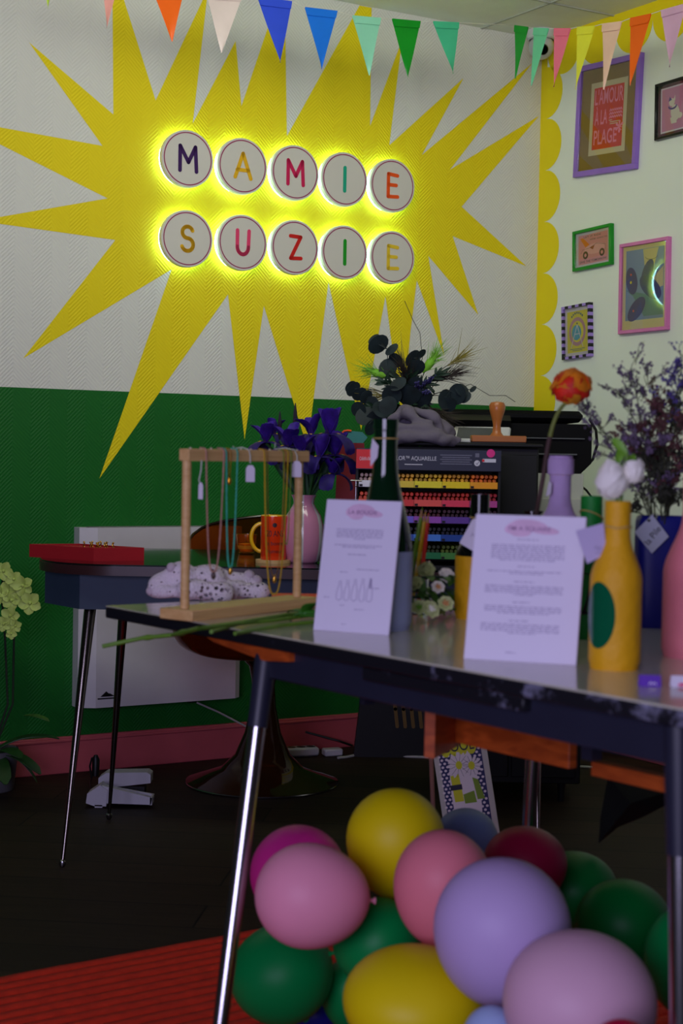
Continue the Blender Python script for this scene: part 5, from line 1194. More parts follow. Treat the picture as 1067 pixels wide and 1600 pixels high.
for j in range(6):
    for i in range(36): i2 = (i + 1) % 36; fs.append((j * 36 + i, j * 36 + i2, (j + 1) * 36 + i2, (j + 1) * 36 + i))
t.add(vs, fs); t.build('bare_glass_circle', mat('green_window_glass', (8, 92, 58), .05, var=0, coat=.5), o)
t = MB(); zc_ = Z(823); t.tube([((pf(zc_) + .0014) * math.cos(a * PI / 12), (pf(zc_) + .0014) * math.sin(a * PI / 12), zc_ + .001 * math.sin(a)) for a in range(25)], .0012, 6); t.build('cord', m_twine, o)
yb_o = o
dt = at(926, 845, D_ - .008)
t = MB(); s_ = D_ / FPX; t.prism([(-27 * s_, 15 * s_), (16 * s_, 28 * s_), (22 * s_, -20 * s_), (-8 * s_, -36 * s_)], (0, 0, 0), EX, EZ, EY, .0007)
ob = t.build('paper_tag', mat('lilac_card_tag', (190, 178, 214), .6, var=.02), o, smooth=False); ob.location = dt - o.location
t = MB(); t.stroke([(2 * s_, -12 * s_), (6 * s_, -8 * s_), (8 * s_, -14 * s_), (12 * s_, -9 * s_), (14 * s_, -15 * s_)], .0009, (0, -.0004, 0), EX, EZ, -EY, .0003); t.stroke([(4 * s_, -18 * s_), (10 * s_, -19 * s_), (16 * s_, -18 * s_)], .0009, (0, -.0004, 0), EX, EZ, -EY, .0003); t.build('handwriting', m_ink, ob, smooth=False)
# pink bottle
o, pf, zz, Z, zt, D_ = bottle('salmon-pink painted bottle at the right edge with a thin dark outline seam', 1081, 1031, 735, 98, 40, None, sh_py=895, neck_py=798)
t = MB(); t.lathe([(0, 0)] + lathe_range(pf, zz, 0, zt) + [(pf(zt) - .003, zt), (pf(zt) - .004, zt - .04)], 48); t.build('bottle_body', mat('salmon_pink_paint', (232, 130, 140), .65, var=.07, bump=.2, bscale=50), o, angle=60)
t = MB(); zc_ = Z(782); t.tube([((pf(zc_) + .001) * math.cos(a * PI / 12), (pf(zc_) + .001) * math.sin(a * PI / 12), zc_) for a in range(25)], .0008, 6); t.build('cord', mat('rose_thread', (170, 90, 90), .8), o)
# black and yellow bottle
o, pf, zz, Z, zt, D_ = bottle('black glass bottle dipped in yellow with a white tag, left of the square placard', 746, 969, 772, 74, 30, None, sh_py=868, neck_py=815)
t = MB(); t.lathe([(0, 0)] + lathe_range(pf, zz, 0, zt) + [(pf(zt) - .003, zt), (pf(zt) - .004, zt - .03)], 40); t.build('glass', mat('black_bottle_glass', (8, 14, 10), .08), o, angle=60)
t = MB(); t.lathe([(0, -.0001)] + lathe_range(pf, zz, 0, Z(868), .0006), 40); t.build('dipped_paint', m_yp, o, angle=60)
t = MB(); zc_ = Z(808); t.tube([((pf(zc_) + .0012) * math.cos(a * PI / 12), (pf(zc_) + .0012) * math.sin(a * PI / 12), zc_) for a in range(25)], .001, 6); t.tube([(-.018, -.01, zc_), at(744, 812, D_ - .08) - o.location], .0008, 5); t.build('cord', m_twine, o)
s_ = (D_ - .08) / FPX; t = MB(); t.prism([(-20 * s_, -13 * s_), (3 * s_, -26 * s_), (21 * s_, 10 * s_), (4 * s_, 26 * s_), (-1 * s_, 24 * s_)], (0, 0, 0), EX, EZ, EY, .0007)
ob = t.build('paper_tag', m_tag, o, smooth=False); ob.location = at(738, 836, D_ - .08) - o.location
t = MB(); t.stroke([(-3 * s_, -3 * s_), (0, 3 * s_), (2 * s_, -2 * s_), (4 * s_, 2 * s_)], .0008, (0, -.0004, 0), EX, EZ, -EY, .0003); t.build('handwriting', m_ink, ob, smooth=False)
# dark bottle carrying the orange ranunculus
o, pf, zz, Z, zt, D_ = bottle('dark brown bottle mostly hidden by the square placard, holding the orange flower', 829, 975, 802, 66, 26, None, sh_py=880, neck_py=838, name='glass_bottle')
t = MB(); t.lathe([(0, 0)] + lathe_range(pf, zz, 0, zt) + [(pf(zt) + .003, zt), (pf(zt) + .003, zt + .004), (pf(zt) - .003, zt + .004), (pf(zt) - .004, zt - .04)], 36); t.build('glass', mat('brown_bottle_glass', (30, 14, 10), .08), o, angle=60)
dkb = o.location + EZ * zt
# blue vase with tag
bp0 = ontab(1030, 982); bD = bp0.y + .03
bvz = lambda py: at(1030, py, bD).z - TZ
bvl = Vector((at(1034, 980, bD).x, bD, TZ)); hwv = (1034 - 990) * bD / FPX
bv = thing('blue_vase', 'flat-sided royal blue vase of dried sea lavender with a diamond tag', 'vase', bvl)
def sup(r_, n=40, e_=.45): return [(math.copysign(abs(math.cos(2 * PI * i / n)) ** e_, math.cos(2 * PI * i / n)) * r_[0], math.copysign(abs(math.sin(2 * PI * i / n)) ** e_, math.sin(2 * PI * i / n)) * r_[1]) for i in range(n)]
vs, fs = [], []; zl = [0, .004, bvz(920), bvz(830), bvz(815), bvz(808), bvz(806), bvz(812), bvz(840)]; kk = [.93, .98, 1, 1, .985, .95, .9, .87, .87]
for z, k in zip(zl, kk): vs += [(x, y, z) for x, y in sup((hwv * k, .03 * k))]
for j in range(len(zl) - 1):
    for i in range(40): i2 = (i + 1) % 40; fs.append((j * 40 + i, j * 40 + i2, (j + 1) * 40 + i2, (j + 1) * 40 + i))
fs.append(tuple(range(40))); fs.append(tuple(8 * 40 + i for i in range(40)))
t = MB(); t.add(vs, fs); t.build('vase_body', mat('royal_blue_glaze', (14, 22, 128), .4, var=.05), bv, angle=50)
s_ = (bD - .04) / FPX; t = MB(); t.prism([(-27 * s_, 4 * s_), (1 * s_, -29 * s_), (27 * s_, -2 * s_), (0, 32 * s_)], (0, 0, 0), EX, EZ, EY, .0008)
ob = t.build('diamond_tag', mat('pale_card_tag', (200, 205, 220), .6, var=.02), bv, smooth=False); ob.location = at(1018, 836, bD - .04) - bvl
t = MB(); t.lathe([(0, 0), (.0028, 0)], 12, o=(-5 * s_, -.0003, 23 * s_), R=Matrix.Rotation(PI / 2, 3, 'X')); t.text('la Pile', (2 * s_, -.0004, -1 * s_), Vector((.6, 0, .8)), Vector((-.8, 0, .6)), .015, 0); t.build('handwriting', m_dark, ob, smooth=False)
t = MB(); t.tube([at(1013, 812, bD - .041) - bvl, at(1020, 803, bD - .035) - bvl, at(1028, 803, bD - .02) - bvl, at(1024, 812, bD - .038) - bvl], .0012, 6); t.build('string', m_string, bv)

# colour pencils in a glass
gp = ontab(655, 962) + EY * .03; gD = gp.y
cup = thing('pencil_glass', 'clear drinking glass holding coloured pencils behind the champagne bottle', 'glass', gp); gz = lambda py: at(655, py, gD).z - TZ
gr_ = .024; gx = at(650, 900, gD).x - gp.x
cup.location.x += gx; gp = cup.location.copy()
t = MB(); t.lathe([(0, 0), (gr_ * .85, 0), (gr_, gz(876)), (gr_ - .0016, gz(876)), (gr_ * .8, .006), (0, .006)], 32); t.build('tumbler', m_glass, cup)
for (px, py, bx, c3, nm) in ((660, 793, -.010, (120, 170, 30), 'green'), (665, 799, .0, (235, 190, 20), 'yellow'), (669.5, 801, .012, (225, 40, 20), 'red')):
    b0 = gp + Vector((bx - .008, .004 * (bx > 0) - .004, .007)); tip_ = at(px, py, gD); d = tip_ - b0; o = thing('coloured_pencil', '%s coloured pencil leaning in the glass by the champagne bottle' % nm, 'pencil', b0)
    L_ = d.length; dn = d.normalized(); t = MB(); t.tube([(0, 0, 0), dn * (L_ - .018)], .0037, 6); t.build('barrel', mat('lacquer_' + nm, c3, .35, var=0), o, smooth=False)
    t = MB(); t.tube([dn * (L_ - .018), dn * (L_ - .005)], [.0036, .0012], 10); t.build('sharpened_wood', mat('cedar', (200, 150, 100), .6), o)
    t = MB(); t.tube([dn * (L_ - .005), dn * L_], [.0012, .0002], 8); t.build('lead', mat('lacquer_' + nm, c3, .35), o)
bp1 = at(765, 905, 3.2)

# small folded labels at the right front
for (px, py, c3, txt, lb, nm) in ((1016, 1073, (98, 52, 176), True, 'small folded purple label with white lettering in front of the pink bottle', 'folded_label'), (1062, 1074, (225, 220, 235), False, 'small white badge with a pink mark at the right edge of the table', 'badge')):
    q_ = ontab(px, py); s_ = q_.y / FPX; o = thing(nm, lb, 'label' if txt else 'badge', q_, rz=-.05)
    t = MB(); w_ = 34 * s_ if txt else 26 * s_; h_ = 16 * s_; t.prism([(0, 0), (.002, 0), (.007, h_ - .0005), (.012, 0), (.014, 0), (.008, h_ + .001), (.006, h_ + .001)], (-w_ / 2, 0, 0), EY, EZ, EX, w_); t.build('card', mat('%s_card' % nm, c3, .5), o, smooth=False)
    t = MB(); sl = Vector((0, .006, h_)).normalized()
    if txt:
        t.stroke([(-w_ * .3, h_ * .7), (-w_ * .22, h_ * .95), (-w_ * .12, h_ * .68), (-w_ * .02, h_ * .9), (w_ * .1, h_ * .7), (w_ * .2, h_ * .88)], .0013, (0, -.0005, -.003), EX, sl, Vector((0, -1, .3)), .0002)
        t.stroke([(-w_ * .05, h_ * .35), (w_ * .02, h_ * .55), (w_ * .1, h_ * .35), (w_ * .2, h_ * .5), (w_ * .28, h_ * .35)], .0013, (0, -.0005, -.001), EX, sl, Vector((0, -1, .3)), .0002)
        t.build('white_lettering', mat('white_ink', (225, 215, 235), .6, var=0), o, smooth=False)
    else:
        t.stroke([(0, h_ * .25), (w_ * .3, h_ * .3)], .004, (0, -.0005, 0), EX, sl, Vector((0, -1, .3)), .0002); t.build('pink_mark', mat('pink_mark', (225, 60, 120), .5, var=0), o, smooth=False)
# ================================================================== FLOWERS ON THE FRONT TABLE
def rose(o, c_, r, mats_, seed=0, droop=0, nm='petal', lay=3, dirv=EZ):
    rnd = random.Random(seed); R = Vector(dirv).to_track_quat('Z', 'Y').to_matrix()
    t = MB(); t.ball(c_, r * .42, 12); t.build('flower_heart', mats_[0], o)
    for k in range(lay):
        n = 5 + k; t = MB()
        for i in range(n):
            a = 2 * PI * i / n + k * .5 + rnd.uniform(-.1, .1); dd = R @ Vector((math.cos(a) * (.35 + .35 * k), math.sin(a) * (.35 + .35 * k), 1 - .22 * k)); up_ = R @ Vector((-math.cos(a), -math.sin(a), .4))
            t.petal(Vector(c_) + R @ Vector((0, 0, -r * .35)), dd, up_, r * (1.0 + .12 * k), r * (.95 + .1 * k), -.22 + .12 * k, 6, .5, .72)
        t.build(nm if k else 'inner_petals', mats_[min(k, len(mats_) - 1)], o, angle=80, solid=.0006)
# orange ranunculus
hd = at(893, 603, 2.5); b0 = dkb - EZ * .06
o = thing('ranunculus', 'single orange and red ranunculus on a long bent stem above the placard', 'flower', b0)
pts = [Vector((0, 0, 0)), at(838, 800, 2.5) - b0, at(849, 745, 2.5) - b0, at(855, 700, 2.5) - b0, at(863, 665, 2.5) - b0, at(873, 640, 2.5) - b0, hd - b0 - EZ * .018]
dn = []
for i in range(len(pts) - 1):
    for k in range(4): dn.append(pts[i].lerp(pts[i + 1], k / 4))
dn.append(pts[-1])
for _ in range(3): dn = [dn[0]] + [(dn[i - 1] + dn[i] * 2 + dn[i + 1]) / 4 for i in range(1, len(dn) - 1)] + [dn[-1]]
t = MB(); half = 14; t.tube(dn[:half + 1], .0038, 10); t.build('lower_stem', mat('brown_stem', (74, 52, 48), .7, var=.2), o)
t = MB(); t.tube(dn[half:], [.0036 - .001 * i / 12 for i in range(len(dn) - half)], 10); t.build('upper_stem', mat('olive_stem', (112, 124, 50), .6, var=.2), o)
m_o1 = mat('ranunculus_orange', (240, 130, 10), .6, var=.3, nscale=60); m_o2 = mat('ranunculus_red', (215, 40, 14), .6, var=.35, nscale=50); m_o3 = mat('ranunculus_amber', (236, 150, 24), .6, var=.3, nscale=60)
c_ = hd - b0; rp = 27 * 2.5 / FPX
rnd = random.Random(3)
R_r = rp * .92; c_ = c_ - EZ * rp * .1
t = MB(); t.ball(c_, R_r * .8, 16); t.build('flower_heart', m_o2, o)
for (m, cnt, el, k_, ang, nm) in ((m_o3, 6, -.95, .92, .8, 'lower_petals'), (m_o2, 8, -.25, .95, .8, 'red_petals'), (m_o2, 7, .25, 1.0, .75, 'middle_petals'), (m_o1, 7, .8, 1.06, .8, 'upper_petals'), (m_o1, 4, 2.2, 1.04, .7, 'crown_petals')):
    t = MB()
    for i in range(cnt):
        a = 2 * PI * i / cnt + rnd.uniform(-.2, .2) + el; t.patch(c_, (math.cos(a), math.sin(a), el + rnd.uniform(-.2, .2)), R_r * k_ * rnd.uniform(.95, 1.06), ang, .07, i * 1.3, (1.08, 1.0, 1.0))
    t.build(nm, m, o, angle=80, solid=.0006)
# white lisianthus in the yellow bottle
m_wp = mat('white_petal', (245, 242, 228), .55, var=.04); m_lg = mat('lime_leaf', (110, 165, 40), .5, var=.2)
yt = yb_o.location + EZ * (at(959, 783, yb_o.location.y).z - TZ)
for (px, py, r, lb, bend, sd, dv) in ((955, 752, 25, 'large white flower drooping left out of the yellow bottle', -.3, 5, (-.5, -.3, -.75)), (990, 737, 17, 'smaller white bell flower with lime sepals at the right of the yellow bottle', .3, 8, (.15, -.1, -.95))):
    D_ = yt.y - .01; b0 = yt - EZ * .05; hd = at(px, py, D_); o = thing('lisianthus', lb, 'flower', b0); c_ = hd - b0
    apex = Vector((c_.x * .8 + (.006 if bend < 0 else -.004), 0, max(c_.z + .022, .06)))
    t = MB(); t.tube(curve3((0, 0, 0), apex, .0, 5)[:-1] + [apex, c_ + Vector(dv) * -.012], .0022, 8); t.build('stem', m_cut, o)
    R = Vector(dv).to_track_quat('Z', 'Y').to_matrix(); rr_ = r * D_ / FPX; ax_ = Vector(dv).normalized()
    t = MB(); t.ball(c_ - ax_ * rr_ * .1, rr_ * .7, 14, R=R, d=(1, 1, 1.25)); t.build('flower_heart', m_wp, o)
    for k in range(3):
        t = MB()
        for i in range(5):
            a = 2 * PI * i / 5 + k * .6 + sd; dd = R @ Vector((math.cos(a), math.sin(a), .15 + .35 * k)); t.patch(c_ - ax_ * rr_ * .1, dd, rr_ * (.98 - .07 * k), .95, .10, i + k, (.92, .92, 1.12))
        t.build('petals', m_wp, o, angle=80, solid=.0006)
    t = MB()
    for i in range(5): a = 2 * PI * i / 5; dd = R @ Vector((math.cos(a) * .7, math.sin(a) * .7, .8)); t.petal(c_ - Vector(dv).normalized() * rr_ * 1.0, dd, R @ Vector((-math.cos(a), -math.sin(a), 0)), rr_ * 1.1, rr_ * .4, .15)
    t.petal(apex, (.2 if bend < 0 else -.5, 0, .6), EY * -1, .03, .012, .2); t.petal(apex * .8, (.5, 0, .9), EY * -1, .028, .012, .2)
    t.build('sepals', m_lg, o, angle=80, solid=.0006)
# blossoms lying between bottle and yellow-dipped bottle
m_cg = mat('greenish_cream_petal', (205, 215, 150), .6, var=.12, sss=.1); m_pe = mat('peach_petal', (215, 160, 100), .6, var=.1)
for k, (px, py, r, mm, lb) in enumerate(((666, 892, 13, (m_cg,), 'round pale green ranunculus bud at the back of the lying bunch'), (697, 900, 12, (m_wp,), 'white blossom beside the yellow-dipped bottle, at the back'), (650, 912, 11, (m_cg,), 'cream blossom half hidden behind the champagne bottle'),
        (684, 918, 10, (m_pe, m_wp), 'peach-hearted blossom at the centre of the lying bunch'), (655, 950, 12, (m_lg, m_cg), 'green-tinged blossom lying nearest the champagne bottle'), (672, 953, 14, (m_wp, m_cg), 'open cream blossom in front of the bunch'), (696, 944, 12, (m_pe, m_cg), 'ochre and green blossom touching the yellow-dipped bottle'))):
    D_ = 2.78 - (py - 890) * .0022; hd = at(px, py, D_); r_ = r * D_ / FPX; o = thing('cut_blossom', lb, 'flower', hd - EZ * 0)
    rose(o, Vector((0, 0, 0)), r_, list(mm), k, dirv=(random.uniform(-.5, .5), -.8, .5))
    t = MB(); t.tube([(0, 0, -r_ * .3), (random.uniform(-.03, .03), .04, -r_ * .5), (random.uniform(.02, .06), .10, max(TZ + .004 - hd.z, -.05))], .002, 6); t.build('stem', m_cut, o)
for k, (px, py, dx, lb) in enumerate(((650, 925, 1, 'dark green leafy stem lying under the cream blossoms'), (655, 935, 1, 'second leafy stem lying across the bunch of blossoms'), (648, 905, 1, 'upper leafy stem lying behind the cream blossoms'))):
    D_ = 2.74; p_ = at(px, py, D_); o = thing('leafy_stem', lb, 'stem', p_); t = MB(); t.tube([(-.03, 0, 0), (.04, .01, .004), (.09, .02, .0)], .0028, 7); t.build('stem', m_dgr, o); t = MB()
    for i in range(9): t.petal((-.03 + .013 * i, .002 * i, .002), (random.uniform(-.4, 1), -.6, random.uniform(-.5, .5)), EZ, random.uniform(.025, .04), .014, .3)
    t.build('leaves', mat('mid_green_leaf', (60, 105, 34), .5, var=.35, nscale=30), o, angle=80, solid=.0006)
# dried sea lavender
m_ld = mat('dry_olive_stem', (70, 72, 50), .8, var=.2); m_lf = mat('mauve_statice_floret', (112, 94, 122), .8, var=.3, nscale=80); m_lr = mat('russet_floret', (98, 58, 58), .85, var=.35, nscale=80)
def limonium(px, py, D_, label, sp_, dens, mfl, sd):
    rnd = random.Random(sd); b0 = bvl + Vector((rnd.uniform(-.02, .02), rnd.uniform(-.01, .01), bvz(860))); tip_ = at(px, py, D_) - b0
    o = thing('sea_lavender', label, 'dried flower', b0); pts = curve3((0, 0, 0), tip_, .03, 8); ts = MB(); tf = MB(); ts.tube(pts, [.0016 - .001 * i / 9 for i in range(len(pts))], 5)
    def sub(p, d, L_, lv):
        q_ = p + d * L_; mid_ = p + d * L_ * .5 + Vector((rnd.gauss(0, .004), rnd.gauss(0, .004), rnd.gauss(0, .002))); ts.tube([p, mid_, q_], [.0008, .0006, .0004], 4, cap=False)
        if lv == 0:
            for k in range(dens):
                c2 = mid_.lerp(q_, rnd.uniform(-.2, 1.1)) + Vector((rnd.gauss(0, .0022), rnd.gauss(0, .0022), rnd.gauss(0, .0022))); tf.ball(c2, rnd.uniform(.0010, .0022), 4)
        else:
            for k in range(4 if lv == 1 else 3): sub(p.lerp(q_, rnd.uniform(.35, 1)), (d + Vector((rnd.gauss(0, .55), rnd.gauss(0, .5), rnd.gauss(.25, .3)))).normalized(), L_ * rnd.uniform(.4, .75), lv - 1)
    n = len(pts)
    for k in range(9):
        i0 = rnd.randint(int(n * .35), n - 1); p = pts[i0 - 1].lerp(pts[i0], rnd.random()); d0 = (pts[i0] - pts[i0 - 1]).normalized()
        sub(p, (d0 + Vector((rnd.gauss(0, sp_), rnd.gauss(0, sp_), rnd.gauss(0, .2)))).normalized(), rnd.uniform(.03, .055), 2 if k % 2 else 1)
    ts.build('stems', m_ld, o); tf.build('florets', mfl, o)
limonium(985, 575, 2.62, 'tallest feathery sprig of dried sea lavender against the white wall', .5, 5, m_lf, 1)
limonium(965, 610, 2.6, 'airy dried sea lavender sprig just left of the tallest one', .5, 5, m_lf, 2)
limonium(930, 660, 2.58, 'dried sea lavender sprig reaching far left over the printer cable', .5, 5, m_lf, 3)
limonium(950, 680, 2.55, 'low dried sea lavender sprig above the white drooping flower', .55, 6, m_lf, 4)
limonium(1060, 590, 2.6, 'violet dried sprig standing at the right edge of the photo', .45, 6, mat('violet_statice_floret', (92, 78, 150), .8, var=.3), 5)
limonium(1010, 655, 2.56, 'russet dried flower head in the middle of the blue vase bunch', .6, 14, m_lr, 6)
limonium(1030, 640, 2.62, 'second russet head, right of the middle one', .6, 14, m_lr, 7)
limonium(1000, 690, 2.5, 'dark mauve dried head low on the left of the bunch', .6, 12, m_lf, 8)
limonium(1035, 690, 2.52, 'russet dried head low in front of the bunch', .6, 13, m_lr, 9)
limonium(1050, 650, 2.66, 'dark sprig behind the russet heads', .6, 10, mat('dark_olive_floret', (56, 58, 46), .85, var=.3), 10)
limonium(1020, 730, 2.55, 'short dark olive sprig just above the blue vase', .7, 12, mat('dark_olive_floret', (56, 58, 46), .85), 11)
limonium(1050, 740, 2.6, 'short dark olive sprig beside the pink bottle neck', .7, 12, mat('dark_olive_floret', (56, 58, 46), .85), 12)
limonium(990, 740, 2.62, 'short dark sprig leaning left behind the white bell flower', .6, 9, mat('dark_olive_floret', (56, 58, 46), .85), 13)

# ================================================================== ORCHID
m_pot = mat('grey_ceramic_pot', (98, 96, 100), .5, var=.05); m_orc = mat('lime_orchid_petal', (186, 206, 104), .55, var=.12, sss=.1)
opx = -16; of = onz(opx, 1244, 0); of = of + EY * .09; oD = of.y; of.x = at(opx, 1244, oD).x; oz = lambda py: at(opx, py, oD).z
t = MB(); rt = 44 * oD / FPX; zt0 = oz(1170); t.lathe([(0, 0), (rt * .8, 0), (rt * .84, .004), (rt, zt0 - .004), (rt, zt0), (rt - .006, zt0), (rt - .009, zt0 - .03), (0, zt0 - .03)], 48)
single(t, 'plant_pot', m_pot, 'grey ceramic flower pot of the orchid at the left edge', 'pot', (of.x, of.y, 0), angle=50)
ob_ = Vector((of.x, of.y, zt0 - .03)); orch = thing('potted_orchid', 'lime-green orchid with drooping flower sprays at the left edge of the photo', 'plant', ob_)
m_os = mat('dark_orchid_stem', (30, 44, 26), .6, var=.2); m_ol = mat('orchid_leaf', (30, 70, 24), .45, var=.25)
for (pp, ) in (([(0, 0, 0), at(12, 1100, oD) - ob_, at(8, 1000, oD) - ob_, at(2, 920, oD - .03) - ob_, at(8, 885, oD - .05) - ob_, at(24, 905, oD - .06) - ob_, at(38, 935, oD - .07) - ob_],), ([(0, 0, 0), at(20, 1100, oD) - ob_, at(22, 990, oD) - ob_, at(14, 940, oD - .03) - ob_, at(5, 905, oD - .05) - ob_],)):
    t = MB(); t.tube(pp, .0035, 8); t.build('flower_stem', m_os, orch)
for (dx, dy, L_, dz) in ((1, -.5, .2, .35), (.9, -.8, .16, .8), (-.7, -.7, .2, .5), (.5, -1, .2, .25), (1, .2, .22, .9)):
    t = MB(); t.petal((0, 0, .01), (dx, dy, dz), EZ, L_, .055, .32, 10, .2); t.build('leaf', m_ol, orch, angle=80, solid=.002)
for k, (px, py, s) in enumerate(((6, 892, 1.0), (22, 905, .9), (36, 915, 1.1), (47, 942, 1.2), (12, 925, 1.1), (18, 938, 1), (16, 962, 1.0), (6, 975, .8), (0, 930, 1.1), (30, 925, .8), (24, 978, .7), (18, 990, .6))):
    c_ = at(px, py, oD - .07 - .004 * (k % 4)) - ob_; t = MB(); ph = random.uniform(0, 2); yaw = random.uniform(-.6, .6)
    for i in range(5):
        a = ph + 2 * PI * i / 5; t.petal(c_, Vector((math.cos(a), -.35, math.sin(a))), Vector((yaw, -1, .1)), .03 * s, .026 * s, .12, 5, .3)
    t.ball(c_ - EY * .004, .005 * s, 8); t.build('orchid_bloom', m_orc, orch, angle=80, solid=.0006)
# dark leaf blade against the baseboard + green leaf
lf_ = at(30, 1170, oD - .02) - ob_; t = MB(); t.petal(Vector((.03, -.03, .03)), (1, -.2, -.15), EZ, .16, .02, .3, 8); t.build('leaf', m_ol, orch, angle=80, solid=.001)
t = MB(); t.petal(at(38, 1118, oD) - ob_, (1, -.3, .08), EZ, .085, .035, .15, 8); t.build('leaf', mat('mid_green_leaf', (60, 105, 34), .5), orch, angle=80, solid=.001)

# ================================================================== FLOOR ITEMS
m_wpl = mat('warm_white_plastic', (205, 202, 208), .4, var=.02)
def hexbody(t, x0, x1, y0, y1, z1, cut): t.prism([(x0, 0.004), (x1, .004), (x1, z1 * .75), (x1 - cut * .3, z1), (x0 + cut, z1), (x0, z1 * .55)], (0, y0, 0), EX, EZ, EY, y1 - y0)
q_ = onz(182, 1262, 0); sc = q_.y / FPX
dev = thing('folding_stand', 'white plastic folding stand with an open cradle lying on the floor under the desk', 'stand', q_ + Vector((0, .05, 0)))
t = MB(); t.prism([(-48 * sc, .012), (-34 * sc, .004), (-16 * sc, .004), (-14 * sc, .05), (-26 * sc, .066), (-46 * sc, .04)], (0, -.055, 0), EX, EZ, EY, .06); t.prism([(-18 * sc, .012), (54 * sc, .010), (56 * sc, .030), (-10 * sc, .058), (-26 * sc, .064)], (0, -.05, 0), EX, EZ, EY, .014); t.prism([(-18 * sc, .012), (54 * sc, .010), (56 * sc, .030), (-10 * sc, .05)], (0, .0, 0), EX, EZ, EY, .008); t.box((54 * sc, -.022, .02), (.006, .056, .022)); t.box((20 * sc, -.022, .014), (70 * sc, .05, .006)); t.build('cradle', m_wpl, dev, angle=20)
t = MB(); t.box((-28 * sc, -.045, .004), (.022, .02, .008)); t.build('foot', m_wpl, dev)
t = MB(); t.prism([(-38 * sc, .03), (46 * sc, .05), (46 * sc, .075), (40 * sc, .082), (-26 * sc, .078), (-38 * sc, .062)], (0, .06, 0), EX, EZ, EY, .06); t.build('upper_arm', m_wpl, dev, angle=20)
t = MB(); t.box((6 * sc, .09, .02), (60 * sc, .05, .036)); t.build('hinge', m_dark, dev)
# plug with cable
c0 = onz(143, 1222, 0); t = MB(); t.tube([(0, 0, .012), (-.006, 0, .05), (0, 0, .075), (.012, 0, .08)], .003, 8); t.tube([(.012, 0, .02), (.013, 0, .07), (.012, 0, .085)], [.011, .012, .006], 12)
t.tube([(0, 0, .012), (.0, -.03, .004), (.03, -.2, .003), (.1, -.3, .003), (.2, -.28, .003)], .0025, 6)
single(t, 'power_plug', m_dark, 'black plug and cable standing against the pink baseboard', 'plug', c0)
# heater cable, power strip, cables
m_wc = mat('white_cable', (190, 188, 186), .5)
c0 = onback(308, 1098, .05); t = MB(); t.tube([Vector((0, 0, 0)), onback(340, 1112, .04) - c0, onback(388, 1137, .03) - c0, onback(420, 1160, .03) - c0, onz(446, 1172, .01) - c0], .0032, 8)
single(t, 'power_cable', m_wc, 'white cable running from the panel heater down to the power strip', 'cable', c0)
q_ = onz(470, 1182, 0); sc = q_.y / FPX; rz_ = .35
ps = thing('power_strip', 'white power strip on the floor behind the chair pedestal', 'power strip', q_, rz=rz_)
t = MB(); t.box((0, 0, .018), (54 * sc, .05, .03), bev=.006); t.build('housing', m_wpl, ps)
t = MB()
for k in range(3): t.lathe([(0, 0), (.016, 0)], 20, o=(-.035 + .035 * k, 0, .0335))
t.build('sockets', m_dark, ps)
q2 = onz(519, 1181, 0); ps2 = thing('power_adapter', 'small white power adapter to the right of the power strip', 'adapter', q2, rz=rz_)
t = MB(); t.box((0, 0, .014), (30 * sc, .04, .024), bev=.004); t.build('housing', m_wpl, ps2)
t = MB(); t.box((.03, 0, .018), (.012, .015, .012), bev=.002); t.build('plug', m_dark, ps2)
c0 = onz(528, 1184, .006); t = MB(); t.tube([(0, 0, 0), onz(540, 1183, .004) - c0, onz(560, 1179, .004) - c0, onz(610, 1181, .004) - c0, onz(660, 1183, .004) - c0, onz(730, 1186, .004) - c0, onz(800, 1190, .004) - c0, onz(862, 1195, .004) - c0, onz(940, 1200, .004) - c0], .0045, 8)
single(t, 'extension_cable', m_wc, 'white extension cable lying along the floor behind the balloons', 'cable', c0)
c0 = onz(460, 1160, .03); t = MB(); t.tube([(0, 0, 0), at(462, 1148, c0.y) - c0, at(475, 1143, c0.y) - c0, at(500, 1150, c0.y) - c0, at(530, 1158, c0.y) - c0, at(550, 1165, c0.y + .05) - c0], .004, 8)
single(t, 'power_cable', m_cable, 'black cable arching out of the power strip', 'cable', c0)
# striped bag
q_ = onz(610, 1188, 0) + EY * .05; sb_ = thing('tote_bag', 'black bag with ochre stripes on the floor far under the table', 'bag', q_); bgw, bgh = 115 * q_.y / FPX, at(610, 1075, q_.y).z
t = MB(); t.prism([(-bgw / 2, 0), (bgw / 2, 0), (bgw / 2 * .9, bgh), (-bgw / 2 * .8, bgh)], (0, 0, 0), EX, EZ, EY, .1); t.build('bag_body', m_mb, sb_, smooth=False)
t = MB()
for k in range(4): t.stroke([(bgw * (.02 + .11 * k), bgh * .98), (bgw * (.06 + .11 * k), bgh * .7), (bgw * (.09 + .11 * k), bgh * .45)], .012, (0, -.001, 0), EX, EZ, -EY, .001)
t.build('stripes', mat('ochre_stripe', (120, 92, 50), .8), sb_, smooth=False)
